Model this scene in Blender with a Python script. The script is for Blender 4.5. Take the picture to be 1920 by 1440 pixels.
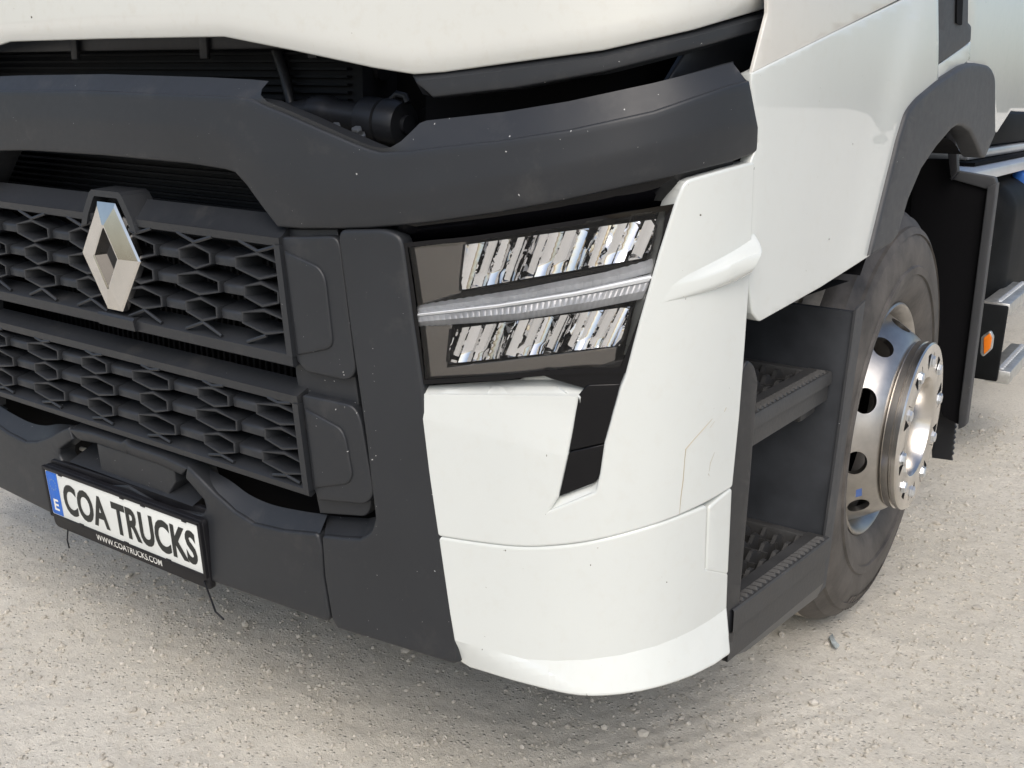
import bpy, bmesh, math, random
import numpy as np
from mathutils import Vector, Matrix, noise

for o in list(bpy.data.objects):
    bpy.data.objects.remove(o)
scene = bpy.context.scene
col = scene.collection
random.seed(7)
rng = np.random.RandomState(11)

# ------------------------------------------------------------------ camera
CAM = np.array([1.7929238, -1.1941703, 1.2944931])
YAW, PITCH, ROLL, FPX = -0.5994391, 0.2744997, 0.0215495, 1899.813
PW, PH = 1920.0, 1440.0
_cy, _sy, _cp, _sp = math.cos(YAW), math.sin(YAW), math.cos(PITCH), math.sin(PITCH)
_f = np.array([_sy * _cp, _cy * _cp, -_sp]); _r = np.array([_cy, -_sy, 0.0]); _u = np.cross(_r, _f)
_cr, _sr = math.cos(ROLL), math.sin(ROLL)
RX, UP, FW = _cr * _r + _sr * _u, -_sr * _r + _cr * _u, _f
cam_data = bpy.data.cameras.new("camera")
cam_data.sensor_width = 36.0
cam_data.lens = FPX * 36.0 / PW
cam_data.clip_start = 0.05
cam_data.clip_end = 2000.0
cam = bpy.data.objects.new("camera", cam_data)
col.objects.link(cam)
cam.matrix_world = Matrix(((RX[0], UP[0], -FW[0], CAM[0]), (RX[1], UP[1], -FW[1], CAM[1]),
                           (RX[2], UP[2], -FW[2], CAM[2]), (0, 0, 0, 1)))
scene.camera = cam

# ------------------------------------------------------------------ light
SUN_EL, SUN_AZ = 50.0, 148.0       # azimuth measured from +Y towards +X
world = bpy.data.worlds.new("World")
scene.world = world
world.use_nodes = True
wn = world.node_tree
wn.nodes.clear()
sky = wn.nodes.new("ShaderNodeTexSky"); sky.sky_type = 'NISHITA'; sky.sun_disc = False
sky.sun_elevation = math.radians(SUN_EL); sky.sun_rotation = math.radians(SUN_AZ)
sky.altitude = 0; sky.air_density = 1.0; sky.dust_density = 3.0; sky.ozone_density = 0.8
bg = wn.nodes.new("ShaderNodeBackground"); bg.inputs[1].default_value = 0.11
out = wn.nodes.new("ShaderNodeOutputWorld")
wn.links.new(sky.outputs[0], bg.inputs[0]); wn.links.new(bg.outputs[0], out.inputs[0])
sd = bpy.data.lights.new("sun", 'SUN'); sd.energy = 1.5; sd.angle = math.radians(55.0); sd.color = (1.0, 0.96, 0.90)
sun = bpy.data.objects.new("sun", sd); col.objects.link(sun)
_az, _el = math.radians(SUN_AZ), math.radians(SUN_EL)
to_sun = Vector((math.sin(_az) * math.cos(_el), math.cos(_az) * math.cos(_el), math.sin(_el)))
sun.rotation_euler = to_sun.to_track_quat('Z', 'Y').to_euler()
scene.view_settings.view_transform = 'Standard'
scene.view_settings.look = 'None'
scene.view_settings.exposure = 0.46
scene.view_settings.gamma = 1.0
scene.view_settings.use_curve_mapping = False
scene.render.engine = 'CYCLES'

# ------------------------------------------------------------------ materials
def nt(name):
    m = bpy.data.materials.new(name); m.use_nodes = True
    t = m.node_tree; b = t.nodes["Principled BSDF"]
    return m, t, b
def node(t, typ, **kw):
    n = t.nodes.new(typ)
    for k, v in kw.items(): setattr(n, k, v)
    return n
def coords(t): return node(t, "ShaderNodeTexCoord").outputs["Object"]
def noise_tex(t, scale, detail=3, rough=.55, vec=None):
    n = node(t, "ShaderNodeTexNoise"); n.inputs["Scale"].default_value = scale
    n.inputs["Detail"].default_value = detail; n.inputs["Roughness"].default_value = rough
    t.links.new(vec or coords(t), n.inputs["Vector"]); return n.outputs["Fac"]
def ramp(t, fac, stops):
    r = node(t, "ShaderNodeValToRGB"); e = r.color_ramp.elements
    while len(e) < len(stops): e.new(.5)
    for el, (p, c) in zip(e, stops): el.position = p; el.color = (*c, 1) if len(c) == 3 else c
    t.links.new(fac, r.inputs[0]); return r.outputs[0]
def mixc(t, fac, a, b, mode='MIX'):
    m = node(t, "ShaderNodeMix", data_type='RGBA', blend_type=mode)
    for s, v in ((m.inputs[0], fac), (m.inputs[6], a), (m.inputs[7], b)):
        if isinstance(v, (int, float)): s.default_value = v
        elif isinstance(v, tuple): s.default_value = (*v, 1)
        else: t.links.new(v, s)
    return m.outputs[2]
def math_n(t, op, a, b=0.0):
    m = node(t, "ShaderNodeMath", operation=op)
    for s, v in zip(m.inputs, (a, b)):
        if isinstance(v, (int, float)): s.default_value = v
        else: t.links.new(v, s)
    return m.outputs[0]
def bump(t, b, h, strength, dist):
    n = node(t, "ShaderNodeBump"); n.inputs["Strength"].default_value = strength; n.inputs["Distance"].default_value = dist
    t.links.new(h, n.inputs["Height"]); t.links.new(n.outputs[0], b.inputs["Normal"])
def specks(t, scale, size, keep):
    """mask of small sparse chips: 1 inside a chip"""
    v = node(t, "ShaderNodeTexVoronoi"); v.inputs["Scale"].default_value = scale
    c = coords(t)
    wob = node(t, "ShaderNodeTexNoise"); wob.inputs["Scale"].default_value = scale * 6
    t.links.new(c, wob.inputs["Vector"])
    add = node(t, "ShaderNodeVectorMath", operation='MULTIPLY_ADD')
    t.links.new(wob.outputs["Color"], add.inputs[0]); add.inputs[1].default_value = (.25 / scale,) * 3
    t.links.new(c, add.inputs[2]); t.links.new(add.outputs[0], v.inputs["Vector"])
    sep = node(t, "ShaderNodeSeparateColor"); t.links.new(v.outputs["Color"], sep.inputs[0])
    szr = math_n(t, 'MULTIPLY', sep.outputs[1], size)
    a = math_n(t, 'LESS_THAN', v.outputs["Distance"], szr)
    dens = noise_tex(t, 3.2, 2)
    k = math_n(t, 'LESS_THAN', sep.outputs[0], math_n(t, 'MULTIPLY', dens, keep))
    return math_n(t, 'MULTIPLY', a, k)
def setp(b, **kw):
    for k, v in kw.items():
        s = b.inputs[k]; s.default_value = (*v, 1) if isinstance(v, tuple) and len(v) == 3 else v
def simple(name, c, rough, metal=0.0, nscale=None, namp=.25, spec=.5, coat=0.0, bmp=None):
    m, t, b = nt(name); setp(b, Roughness=rough, Metallic=metal); b.inputs["Specular IOR Level"].default_value = spec
    b.inputs["Coat Weight"].default_value = coat
    if nscale:
        n = noise_tex(t, nscale, 5, .62)
        lo = tuple(x * (1 - namp) for x in c); hi = tuple(min(1, x * (1 + namp)) for x in c)
        t.links.new(ramp(t, n, [(.3, lo), (.7, hi)]), b.inputs["Base Color"])
        r = node(t, "ShaderNodeMapRange"); r.inputs[3].default_value = max(.02, rough * .8); r.inputs[4].default_value = min(1, rough * 1.25)
        t.links.new(n, r.inputs[0]); t.links.new(r.outputs[0], b.inputs["Roughness"])
    else: setp(b, **{"Base Color": c})
    if bmp: bump(t, b, noise_tex(t, bmp[0], 3), bmp[1], bmp[2])
    return m
def make_white(name, tint, dirt):
    m, t, b = nt(name)
    n1 = noise_tex(t, 2.3, 4); n2 = noise_tex(t, 38, 5, .7)
    c = ramp(t, n1, [(.3, tuple(x * .965 for x in tint)), (.7, tint)])
    g = ramp(t, n2, [(.52, (0, 0, 0)), (.78, (dirt,) * 3)])
    c = mixc(t, g, c, (.50, .44, .33))
    c = mixc(t, specks(t, 30, .075, .55), c, (.13, .12, .10))
    c = mixc(t, specks(t, 62, .06, .35), c, (.36, .34, .30))
    t.links.new(c, b.inputs["Base Color"])
    r = node(t, "ShaderNodeMapRange"); r.inputs[3].default_value = .17; r.inputs[4].default_value = .30
    t.links.new(n2, r.inputs[0]); t.links.new(r.outputs[0], b.inputs["Roughness"])
    setp(b, **{"Coat Weight": 1.0, "Coat Roughness": .03})
    bump(t, b, noise_tex(t, 9, 2), .03, .01)
    return m
def make_plastic(name, base, rough, chips=.9):
    m, t, b = nt(name)
    n1 = noise_tex(t, 3.0, 4); n2 = noise_tex(t, 55, 4, .65)
    c = ramp(t, n1, [(.25, tuple(x * .82 for x in base)), (.75, tuple(x * 1.12 for x in base))])
    dust = ramp(t, noise_tex(t, 11, 6, .7), [(.56, (0, 0, 0)), (.80, (.10, .10, .10))])
    c = mixc(t, dust, c, (.26, .24, .21))
    if chips:
        c = mixc(t, specks(t, 50, .07, chips), c, (.50, .50, .49))
        c = mixc(t, specks(t, 95, .08, chips * .8), c, (.34, .34, .33))
    t.links.new(c, b.inputs["Base Color"])
    r = node(t, "ShaderNodeMapRange"); r.inputs[3].default_value = rough * .85; r.inputs[4].default_value = min(1, rough * 1.2)
    t.links.new(n2, r.inputs[0]); t.links.new(r.outputs[0], b.inputs["Roughness"])
    bump(t, b, noise_tex(t, 900, 2), .12, .0006)
    return m
M = {}
M['white'] = make_white('white_paint', (.665, .690, .662), .10)
M['cream'] = make_white('cream_white_paint', (.668, .672, .630), .20)
M['door'] = make_white('door_paint', (.68, .66, .61), .14)
M['plastic'] = make_plastic('dark_grey_plastic', (.020, .022, .0255), .44)
M['grille'] = make_plastic('grille_plastic', (.021, .023, .0265), .42, .12)
M['arch'] = make_plastic('arch_plastic', (.044, .046, .050), .5, .25)
M['black'] = make_plastic('black_plastic', (.017, .018, .021), .42, .1)
M['void'] = simple('shade_black', (.004, .004, .005), .85, spec=.15)  # near-black paints in the deep shade of hidden interiors and openings
M['fin'] = simple('radiator_fin', (.007, .008, .010), .6, 0, 30, spec=.25)
M['gloss'] = simple('gloss_black', (.004, .004, .005), .07, 0, None, spec=.30)
M['lampdark'] = simple('lamp_bezel', (.21, .198, .185), .15, .92, 6, .08)
M['chrome'] = simple('chrome', (.95, .95, .96), .03, 1.0)
M['emblem'] = simple('emblem_chrome', (.78, .755, .715), .10, 1.0, 14, .08)
M['alu'] = simple('polished_aluminium', (.46, .44, .415), .34, 1.0, 5, .35)
M['alu2'] = simple('hub_aluminium', (.70, .67, .63), .24, 1.0, 7, .25)
M['nut'] = simple('zinc_nut', (.72, .74, .76), .30, .9)
M['rubber'] = simple('tyre_rubber', (.078, .070, .063), .58, 0, 10, .55, bmp=(60, .25, .004))
M['tread'] = simple('dusty_tread', (.44, .405, .35), .9, 0, 25, .35, bmp=(90, .5, .004))
M['step'] = simple('step_plastic', (.044, .044, .044), .50, 0, 18, .22, bmp=(120, .3, .002))
M['wall'] = simple('step_well_plastic', (.046, .050, .057), .40, 0, 7, .35)
M['plate'] = simple('plate_white', (.76, .78, .75), .32, 0, 10, .05)
M['blue'] = simple('plate_blue', (.015, .13, .55), .35)
M['star'] = simple('faded_star', (.20, .30, .45), .5)
M['ink'] = simple('letter_ink', (.012, .014, .013), .45)
M['frame'] = simple('frame_black', (.009, .009, .011), .48, 0, 20, .3, spec=.3)
M['url'] = simple('frame_lettering', (.80, .79, .74), .5)
M['silver'] = simple('silver_panel', (.58, .60, .62), .33, .55, 8, .08)
M['tank'] = simple('tank_black', (.010, .011, .012), .55, 0, 6, .4, spec=.08)
M['orange'] = simple('amber_reflector', (.85, .22, .02), .25)
M['cap'] = simple('blue_cap', (.03, .14, .50), .40, 0, 20, .2)
M['mesh_alu'] = simple('tread_plate', (.55, .55, .53), .38, .8, 30, .2)
M['scratch'] = simple('scratch', (.42, .36, .27), .7)
M['decal'] = simple('decal_blue', (.05, .12, .35), .5)
M['bolt'] = simple('steel_bolt', (.42, .44, .46), .35, .9)
M['pale'] = simple('pale_beige', (.72, .68, .58), .5)
M['scrap'] = simple('litter', (.36, .40, .40), .5, 0, 60, .4)
# light guide: frosted plastic
m, t, b = nt('light_guide'); setp(b, **{"Base Color": (.52, .54, .57), "Roughness": .16}); b.inputs["Coat Weight"].default_value = .6
b.inputs["Metallic"].default_value = .1
t.links.new(ramp(t, noise_tex(t, 22, 2), [(.3, (.62, .63, .65)), (.7, (.82, .83, .85))]), b.inputs["Base Color"])
M['guide'] = m
M['guide_clear'] = simple('light_guide_clear', (.74, .755, .78), .28, .0, 30, .12, coat=.6)
M['guide_white'] = simple('light_guide_white', (.80, .82, .84), .2, 0, None, coat=.8)
# clear lens
m = bpy.data.materials.new('lamp_lens'); m.use_nodes = True; t = m.node_tree; t.nodes.clear()
tr = node(t, "ShaderNodeBsdfTransparent"); tr.inputs[0].default_value = (.93, .93, .93, 1)
gl = node(t, "ShaderNodeBsdfGlossy"); gl.inputs["Roughness"].default_value = .02
fr = node(t, "ShaderNodeFresnel"); fr.inputs[0].default_value = 1.45
mx = node(t, "ShaderNodeMixShader"); o_ = node(t, "ShaderNodeOutputMaterial")
t.links.new(fr.outputs[0], mx.inputs[0]); t.links.new(tr.outputs[0], mx.inputs[1]); t.links.new(gl.outputs[0], mx.inputs[2]); t.links.new(mx.outputs[0], o_.inputs[0])
M['lens'] = m
# ground: dusty sand with grit
m, t, b = nt('sandy_gravel')
co = coords(t)
big = noise_tex(t, .9, 5, .6); mid = noise_tex(t, 7, 7, .75); fine = noise_tex(t, 75, 5, .8); grit = noise_tex(t, 260, 3, .8)
c = ramp(t, big, [(.30, (.60, .56, .475)), (.55, (.69, .65, .565)), (.75, (.75, .715, .635))])
c = mixc(t, ramp(t, mid, [(.35, (0, 0, 0)), (.75, (.5,) * 3)]), c, (.60, .57, .50))
c = mixc(t, ramp(t, fine, [(.36, (.5,) * 3), (.56, (0, 0, 0))]), c, (.46, .425, .36))
c = mixc(t, ramp(t, grit, [(.56, (0, 0, 0)), (.70, (.75,) * 3)]), c, (.78, .75, .68))
vo = node(t, "ShaderNodeTexVoronoi"); vo.inputs["Scale"].default_value = 95; t.links.new(co, vo.inputs["Vector"])
vs = node(t, "ShaderNodeSeparateColor"); t.links.new(vo.outputs["Color"], vs.inputs[0])
st = math_n(t, 'MULTIPLY', math_n(t, 'LESS_THAN', vo.outputs["Distance"], .42), math_n(t, 'LESS_THAN', vs.outputs[0], .30))
c = mixc(t, math_n(t, 'MULTIPLY', st, .35), c, vo_col := ramp(t, vs.outputs[1], [(0, (.25, .235, .21)), (.5, (.46, .425, .365)), (1, (.64, .60, .53))]))
t.links.new(c, b.inputs["Base Color"]); setp(b, Roughness=.92); b.inputs["Specular IOR Level"].default_value = .25
h = math_n(t, 'ADD', math_n(t, 'MULTIPLY', fine, .6), math_n(t, 'MULTIPLY', grit, .35))
h = math_n(t, 'ADD', h, math_n(t, 'MULTIPLY', mid, .9))
stone_h = math_n(t, 'MULTIPLY', st, math_n(t, 'SUBTRACT', .42, vo.outputs["Distance"]))
h = math_n(t, 'ADD', h, math_n(t, 'MULTIPLY', stone_h, 1.6))
bump(t, b, h, .75, .009)
M['ground'] = m
m, t, b = nt('pebble_stone')
oi = node(t, "ShaderNodeNewGeometry")
c = ramp(t, oi.outputs["Random Per Island"], [(0, (.30, .285, .25)), (.4, (.46, .43, .375)), (.8, (.54, .51, .445)), (1, (.62, .59, .53))])
c = mixc(t, .5, c, ramp(t, noise_tex(t, 150, 4), [(.3, (.42, .39, .335)), (.7, (.58, .54, .47))]))
t.links.new(c, b.inputs["Base Color"]); setp(b, Roughness=.9)
M['pebble'] = m

# ------------------------------------------------------------------ geometry helpers
def ray(u, v):
    return (u - PW / 2) / FPX * RX - (v - PH / 2) / FPX * UP + FW
def Yp(y):
    return lambda u, v, off=0.0: CAM + ray(u, v) * ((y - off - CAM[1]) / ray(u, v)[1])
def Xp(x):
    return lambda u, v, off=0.0: CAM + ray(u, v) * ((x + off - CAM[0]) / ray(u, v)[0])
def Zp(z):
    return lambda u, v, off=0.0: CAM + ray(u, v) * ((z + off - CAM[2]) / ray(u, v)[2])
PLAN = [(0, 0), (.15, 0), (.30, .0), (.45, .002), (.56, .007), (.68, .018), (.78, .030), (.87, .042), (.96, .055), (1.03, .073),
        (1.09, .100), (1.135, .138), (1.165, .180), (1.188, .235), (1.204, .30), (1.214, .36), (1.228, .50), (1.240, .75),
        (1.248, 1.1), (1.252, 1.4), (1.254, 2.0), (1.255, 3.0), (1.255, 8.0)]
PLAN = [(-x, y) for x, y in PLAN[:0:-1]] + PLAN
def catmull(P, k=10):
    P = np.array(P, float); out_ = []
    for i in range(len(P) - 1):
        p0 = P[max(0, i - 1)]; p1 = P[i]; p2 = P[i + 1]; p3 = P[min(len(P) - 1, i + 2)]
        for j in range(k):
            s = j / k
            out_.append(.5 * ((2 * p1) + (-p0 + p2) * s + (2 * p0 - 5 * p1 + 4 * p2 - p3) * s * s + (-p0 + 3 * p1 - 3 * p2 + p3) * s ** 3))
    out_.append(P[-1]); return np.array(out_)
_plan = catmull(PLAN)
_tan = np.gradient(_plan, axis=0); _tan /= np.linalg.norm(_tan, axis=1)[:, None]
_nor = np.stack([_tan[:, 1], -_tan[:, 0]], 1)
_cache = {}
def S(u, v, off=0.0):
    """point where the pixel's line of sight meets the truck's skin, moved outward by off"""
    k = round(off, 4)
    if k not in _cache:
        _cache[k] = _plan + _nor * k
    Q = _cache[k]; d = ray(u, v)
    A = Q[:-1]; E = Q[1:] - A
    den = d[0] * E[:, 1] - d[1] * E[:, 0]
    den = np.where(np.abs(den) < 1e-12, 1e-12, den)
    w = A - CAM[:2]
    t_ = (w[:, 0] * E[:, 1] - w[:, 1] * E[:, 0]) / den
    s_ = (w[:, 0] * d[1] - w[:, 1] * d[0]) / den
    ok = (s_ >= -1e-6) & (s_ <= 1 + 1e-6) & (t_ > 0)
    if not ok.any():
        return CAM + ray(u, v) * ((0 - CAM[1]) / d[1])
    return CAM + d * t_[ok].min()
def u_centre(v, off=0.0, surf=S):
    a, b_ = 0.0, 420.0
    for _ in range(40):
        m_ = .5 * (a + b_)
        if surf(m_, v, off)[0] < 0: a = m_
        else: b_ = m_
    return .5 * (a + b_)

def link(name, me, mat, parent):
    if mat is not None: me.materials.append(mat)
    o = bpy.data.objects.new(name, me); col.objects.link(o)
    if parent is not None: o.parent = parent
    return o
def mesh_obj(name, V, F, mat, parent=None, angle=35, flat=False):
    me = bpy.data.meshes.new(name)
    me.from_pydata([tuple(map(float, v)) for v in V], [], [list(f) for f in F]); me.validate(); me.update()
    if not flat:
        me.shade_smooth(); me.set_sharp_from_angle(angle=math.radians(angle))
    return link(name, me, mat, parent)
def finish(name, V, F, mat, parent, thick=.015, w=.003, angle=35, mirror=False, back=False):
    V = np.array(V, float); F = [list(f) for f in F]
    # orient towards camera
    tot = 0.0; fn = []
    for f in F:
        a = V[f]; n = np.zeros(3)
        for i in range(len(f)):
            n += np.cross(a[i] - a[0], a[(i + 1) % len(f)] - a[0])
        fn.append(n); tot += n @ (CAM - a.mean(0))
    if tot < 0:
        F = [f[::-1] for f in F]; fn = [-n for n in fn]
    vn = np.zeros_like(V)
    for f, n in zip(F, fn):
        for i in f: vn[i] += n
    L = np.linalg.norm(vn, axis=1); L[L == 0] = 1; vn /= L[:, None]
    if thick:
        cnt = {}
        for f in F:
            for i in range(len(f)):
                a, b_ = f[i], f[(i + 1) % len(f)]
                cnt[(a, b_)] = 1
        be = [(a, b_) for (a, b_) in cnt if (b_, a) not in cnt]
        od = {}
        for a, b_ in be:
            e = V[b_] - V[a]; l = np.linalg.norm(e)
            if l < 1e-9: continue
            for i in (a, b_):
                q = np.cross(e / l, vn[i]); od.setdefault(i, []).append(q / (np.linalg.norm(q) + 1e-9))
        rings = []; V = list(V); prev = {i: i for i in od}
        steps = [(math.sin(k * math.pi / 6), 1 - math.cos(k * math.pi / 6)) for k in (1, 2, 3)] if w else []
        steps = [(s * w, c * w) for s, c in steps] + [(w, thick)]
        for s, c in steps:
            cur = {}
            for i, ds in od.items():
                dvec = np.mean(ds, 0); l = np.linalg.norm(dvec); dvec = dvec / max(l, .3) / max(l, .6)
                cur[i] = len(V); V.append(V[i] + dvec * s - vn[i] * c)
            for a, b_ in be:
                if a in cur and b_ in cur: F.append([prev[b_], prev[a], cur[a], cur[b_]])
            prev = cur
        V = np.array(V)
    if mirror:
        n = len(V); Vm = V.copy(); Vm[:, 0] *= -1
        F = F + [[i + n for i in f[::-1]] for f in F]; V = np.concatenate([V, Vm])
    return mesh_obj(name, V, F, mat, parent, angle)
def loft(name, rows, mat, parent, thick=.015, w=.003, seg=14.0, surf=S, mirror=None, smooth=False, angle=35, vseg=None):
    """skin over rows of (u, v, off); rows share control point counts. mirror='merge' starts at x=0 and mirrors"""
    R = []
    for r in rows:
        q = []
        for pnt in r:
            u, v = pnt[0], pnt[1]; off = pnt[2] if len(pnt) > 2 else 0.0
            if u == 'c': u = u_centre(v, off, surf)
            q.append((u, v, off))
        R.append(np.array(q, float))
    n = len(R[0]); G = []
    cnts = [max(1, int(math.ceil(max(np.hypot(*(r[j + 1] - r[j])[:2]) for r in R) / seg))) for j in range(n - 1)]
    def sample(r):
        o_ = []
        for j in range(n - 1):
            p0 = r[max(0, j - 1)]; p1 = r[j]; p2 = r[j + 1]; p3 = r[min(n - 1, j + 2)]
            for k in range(cnts[j]):
                s = k / cnts[j]
                if smooth: o_.append(.5 * ((2 * p1) + (-p0 + p2) * s + (2 * p0 - 5 * p1 + 4 * p2 - p3) * s * s + (-p0 + 3 * p1 - 3 * p2 + p3) * s ** 3))
                else: o_.append(p1 + (p2 - p1) * s)
        o_.append(r[-1]); return np.array(o_)
    Sm = [sample(r) for r in R]
    for i in range(len(Sm) - 1):
        m_ = max(1, int(math.ceil(np.max(np.hypot(*(Sm[i + 1] - Sm[i])[:, :2].T)) / (vseg or seg * 1.5))))
        for k in range(m_): G.append(Sm[i] + (Sm[i + 1] - Sm[i]) * k / m_)
    G.append(Sm[-1])
    nr, nc = len(G), len(G[0])
    V = [surf(*pp) for g in G for pp in g]
    if mirror == 'merge':
        for i in range(nr): V[i * nc] = np.array([0.0, *V[i * nc][1:]])
    F = [[i * nc + j, i * nc + j + 1, (i + 1) * nc + j + 1, (i + 1) * nc + j] for i in range(nr - 1) for j in range(nc - 1)]
    if mirror == 'merge':
        mp = {}; nV = len(V); V = list(V)
        for i in range(nr):
            for j in range(nc):
                k = i * nc + j
                if j == 0: mp[k] = k
                else: mp[k] = len(V); V.append(V[k] * np.array([-1, 1, 1]))
        F = F + [[mp[i] for i in f[::-1]] for f in F]
        # orientation test in finish uses all faces; fine for symmetric shapes
    return finish(name, V, F, mat, parent, thick, w, angle, mirror == 'copy')
def rounded(out_, k=4):
    P = [(p + (0,) if len(p) == 2 else p) for p in out_]; n = len(P); R = []
    for i in range(n):
        u, v, r = P[i]
        if r <= 0: R.append((u, v)); continue
        a = np.array(P[i - 1][:2], float); c = np.array((u, v), float); b_ = np.array(P[(i + 1) % n][:2], float)
        la, lb = np.linalg.norm(a - c), np.linalg.norm(b_ - c)
        s = c + (a - c) / la * min(r, la * .48); e = c + (b_ - c) / lb * min(r, lb * .48)
        for j in range(k + 1):
            q = j / k; R.append(tuple((1 - q) ** 2 * s + 2 * q * (1 - q) * c + q * q * e))
    return R
def tess(outline, step, cuts=()):
    bm = bmesh.new()
    vs = [bm.verts.new((u, v, 0)) for u, v in rounded(outline)]
    bm.faces.new(vs); bm.normal_update()
    bmesh.ops.triangulate(bm, faces=bm.faces[:])
    us = [q.co.x for q in bm.verts]; vv = [q.co.y for q in bm.verts]
    def cut(p, n_): bmesh.ops.bisect_plane(bm, geom=bm.verts[:] + bm.edges[:] + bm.faces[:], dist=.05, plane_co=p, plane_no=n_)
    for (a, b_) in cuts:
        d = Vector((b_[0] - a[0], b_[1] - a[1], 0)); cut((a[0], a[1], 0), (-d.y, d.x, 0))
    x = min(us) + step
    while x < max(us): cut((x, 0, 0), (1, 0, 0)); x += step
    y = min(vv) + step
    while y < max(vv): cut((0, y, 0), (0, 1, 0)); y += step
    bmesh.ops.remove_doubles(bm, verts=bm.verts[:], dist=.08)
    bm.verts.index_update()
    V = [(q.co.x, q.co.y) for q in bm.verts]; F = [[q.index for q in f.verts] for f in bm.faces]
    bm.free(); return V, F
def poly(name, outline, mat, parent, off=0.0, thick=.015, w=.003, step=18.0, surf=S, cuts=(), mirror=False, angle=35):
    V2, F = tess(outline, step, cuts)
    fo = off if callable(off) else (lambda u, v: off)
    V = [surf(u, v, fo(u, v)) for u, v in V2]
    return finish(name, V, F, mat, parent, thick, w, angle, mirror)
def box(name, lo, hi, mat, parent, bev=.006, seg=2):
    bm = bmesh.new(); bmesh.ops.create_cube(bm, size=1)
    for v in bm.verts:
        v.co = Vector([(lo[i] + hi[i]) / 2 + v.co[i] * (hi[i] - lo[i]) for i in range(3)])
    if bev: bmesh.ops.bevel(bm, geom=bm.edges[:], offset=bev, segments=seg, affect='EDGES', profile=.5)
    me = bpy.data.meshes.new(name); bm.to_mesh(me); bm.free()
    me.shade_smooth(); me.set_sharp_from_angle(angle=math.radians(40))
    return link(name, me, mat, parent)
def prism_x(name, prof, x0, x1, mat, parent, n=1, skew=None, angle=30):
    """profile [(y,z)] swept along x; skew(x, y, z) -> extra x offset for the ends"""
    V = []; k = len(prof)
    xs = [x0 + (x1 - x0) * i / n for i in range(n + 1)]
    for x in xs:
        for (y, z) in prof: V.append((x + (skew(x, z) if skew else 0), y, z))
    F = [[i * k + j, (i + 1) * k + j, (i + 1) * k + (j + 1) % k, i * k + (j + 1) % k] for i in range(n) for j in range(k)]
    F += [list(range(k)), list(range(n * k, n * k + k))[::-1]]
    return mesh_obj(name, V, F, mat, parent, angle)
def lathe(name, prof, origin, axis, mat, parent, n=48, angle=30, closed=False, start=0.0):
    """prof [(r, a)]: radius and distance along the axis"""
    ax = Vector(axis).normalized(); s = Vector((0, 0, 1)) if abs(ax.z) < .9 else Vector((1, 0, 0))
    e1 = ax.cross(s).normalized(); e2 = ax.cross(e1)
    V = []; k = len(prof); o_ = Vector(origin)
    for i in range(n):
        a = 2 * math.pi * i / n + start; d = e1 * math.cos(a) + e2 * math.sin(a)
        for r, h_ in prof: V.append(o_ + ax * h_ + d * r)
    F = []
    for i in range(n):
        j = (i + 1) % n
        for q in range(k - 1 if not closed else k):
            q2 = (q + 1) % k
            F.append([i * k + q, i * k + q2, j * k + q2, j * k + q])
    return mesh_obj(name, V, F, mat, parent, angle)
def tube(name, pts, r, mat, parent, n=8):
    P = [Vector(p) for p in pts]; V = []; F = []
    for i, p in enumerate(P):
        d = (P[min(i + 1, len(P) - 1)] - P[max(i - 1, 0)]).normalized()
        s = Vector((0, 0, 1)) if abs(d.z) < .9 else Vector((1, 0, 0)); a = d.cross(s).normalized(); b_ = d.cross(a)
        rr = r[i] if isinstance(r, (list, tuple)) else r
        for k in range(n):
            q = 2 * math.pi * k / n; V.append(p + (a * math.cos(q) + b_ * math.sin(q)) * rr)
    for i in range(len(P) - 1):
        for k in range(n):
            k2 = (k + 1) % n; F.append([i * n + k, i * n + k2, (i + 1) * n + k2, (i + 1) * n + k])
    F.append(list(range(n))); F.append(list(range((len(P) - 1) * n, len(P) * n))[::-1])
    return mesh_obj(name, V, F, mat, parent, 50)
def mirrored(o, parent=None):
    """a mirrored twin of a part (and its sub-parts) for the truck's other side"""
    me = o.data.copy()
    co_ = np.empty(len(me.vertices) * 3); me.vertices.foreach_get('co', co_)
    co_ = co_.reshape(-1, 3); co_[:, 0] *= -1; me.vertices.foreach_set('co', co_.ravel()); me.flip_normals(); me.update()
    c = o.copy(); c.data = me; col.objects.link(c); c.parent = parent or o.parent
    for ch in list(o.children): mirrored(ch, c)
    return c
def line_d(a, b_, u, v):
    """signed distance (px) of (u, v) from line a-b, positive to the right of a->b on screen (downwards for a left-to-right line)"""
    dx, dy = b_[0] - a[0], b_[1] - a[1]; l = math.hypot(dx, dy)
    return (dx * (v - a[1]) - dy * (u - a[0])) / l

# ------------------------------------------------------------------ setting: ground
def ground_h(x, y):
    h_ = .010 * noise.noise(Vector((x * .8, y * .8, .3))) + .005 * noise.noise(Vector((x * 4, y * 4, 1.7))) + .0034 * noise.noise(Vector((x * 13, y * 13, 4.1))) + .0022 * noise.noise(Vector((x * 34, y * 34, 2.2)))
    # tyre ribs pressed into the dust beside the front corner
    a = math.radians(60); s = x * math.sin(a) - y * math.cos(a); l = x * math.cos(a) + y * math.sin(a)
    m_ = max(0, 1 - abs(s - .64) / .26) * max(0, min(1, (l - .35) / .3)) * max(0, min(1, (1.7 - l) / .5))
    if m_ > 0: h_ += .0014 * m_ * math.sin(s * 2 * math.pi / .048 + 2.0 * noise.noise(Vector((x * 3, y * 3, 9))))
    return h_
def axis_pts(lo, hi, fine_lo, fine_hi, st_):
    P = list(np.arange(fine_lo, fine_hi + 1e-6, st_)); g = st_; a = fine_lo
    while a > lo: g *= 1.35; a -= g; P.insert(0, a)
    g = st_; a = fine_hi
    while a < hi: g *= 1.35; a += g; P.append(a)
    return P
gx = axis_pts(-400, 400, -1.2, 2.6, .0105); gy = axis_pts(-400, 400, -1.0, 3.0, .0105)
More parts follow.
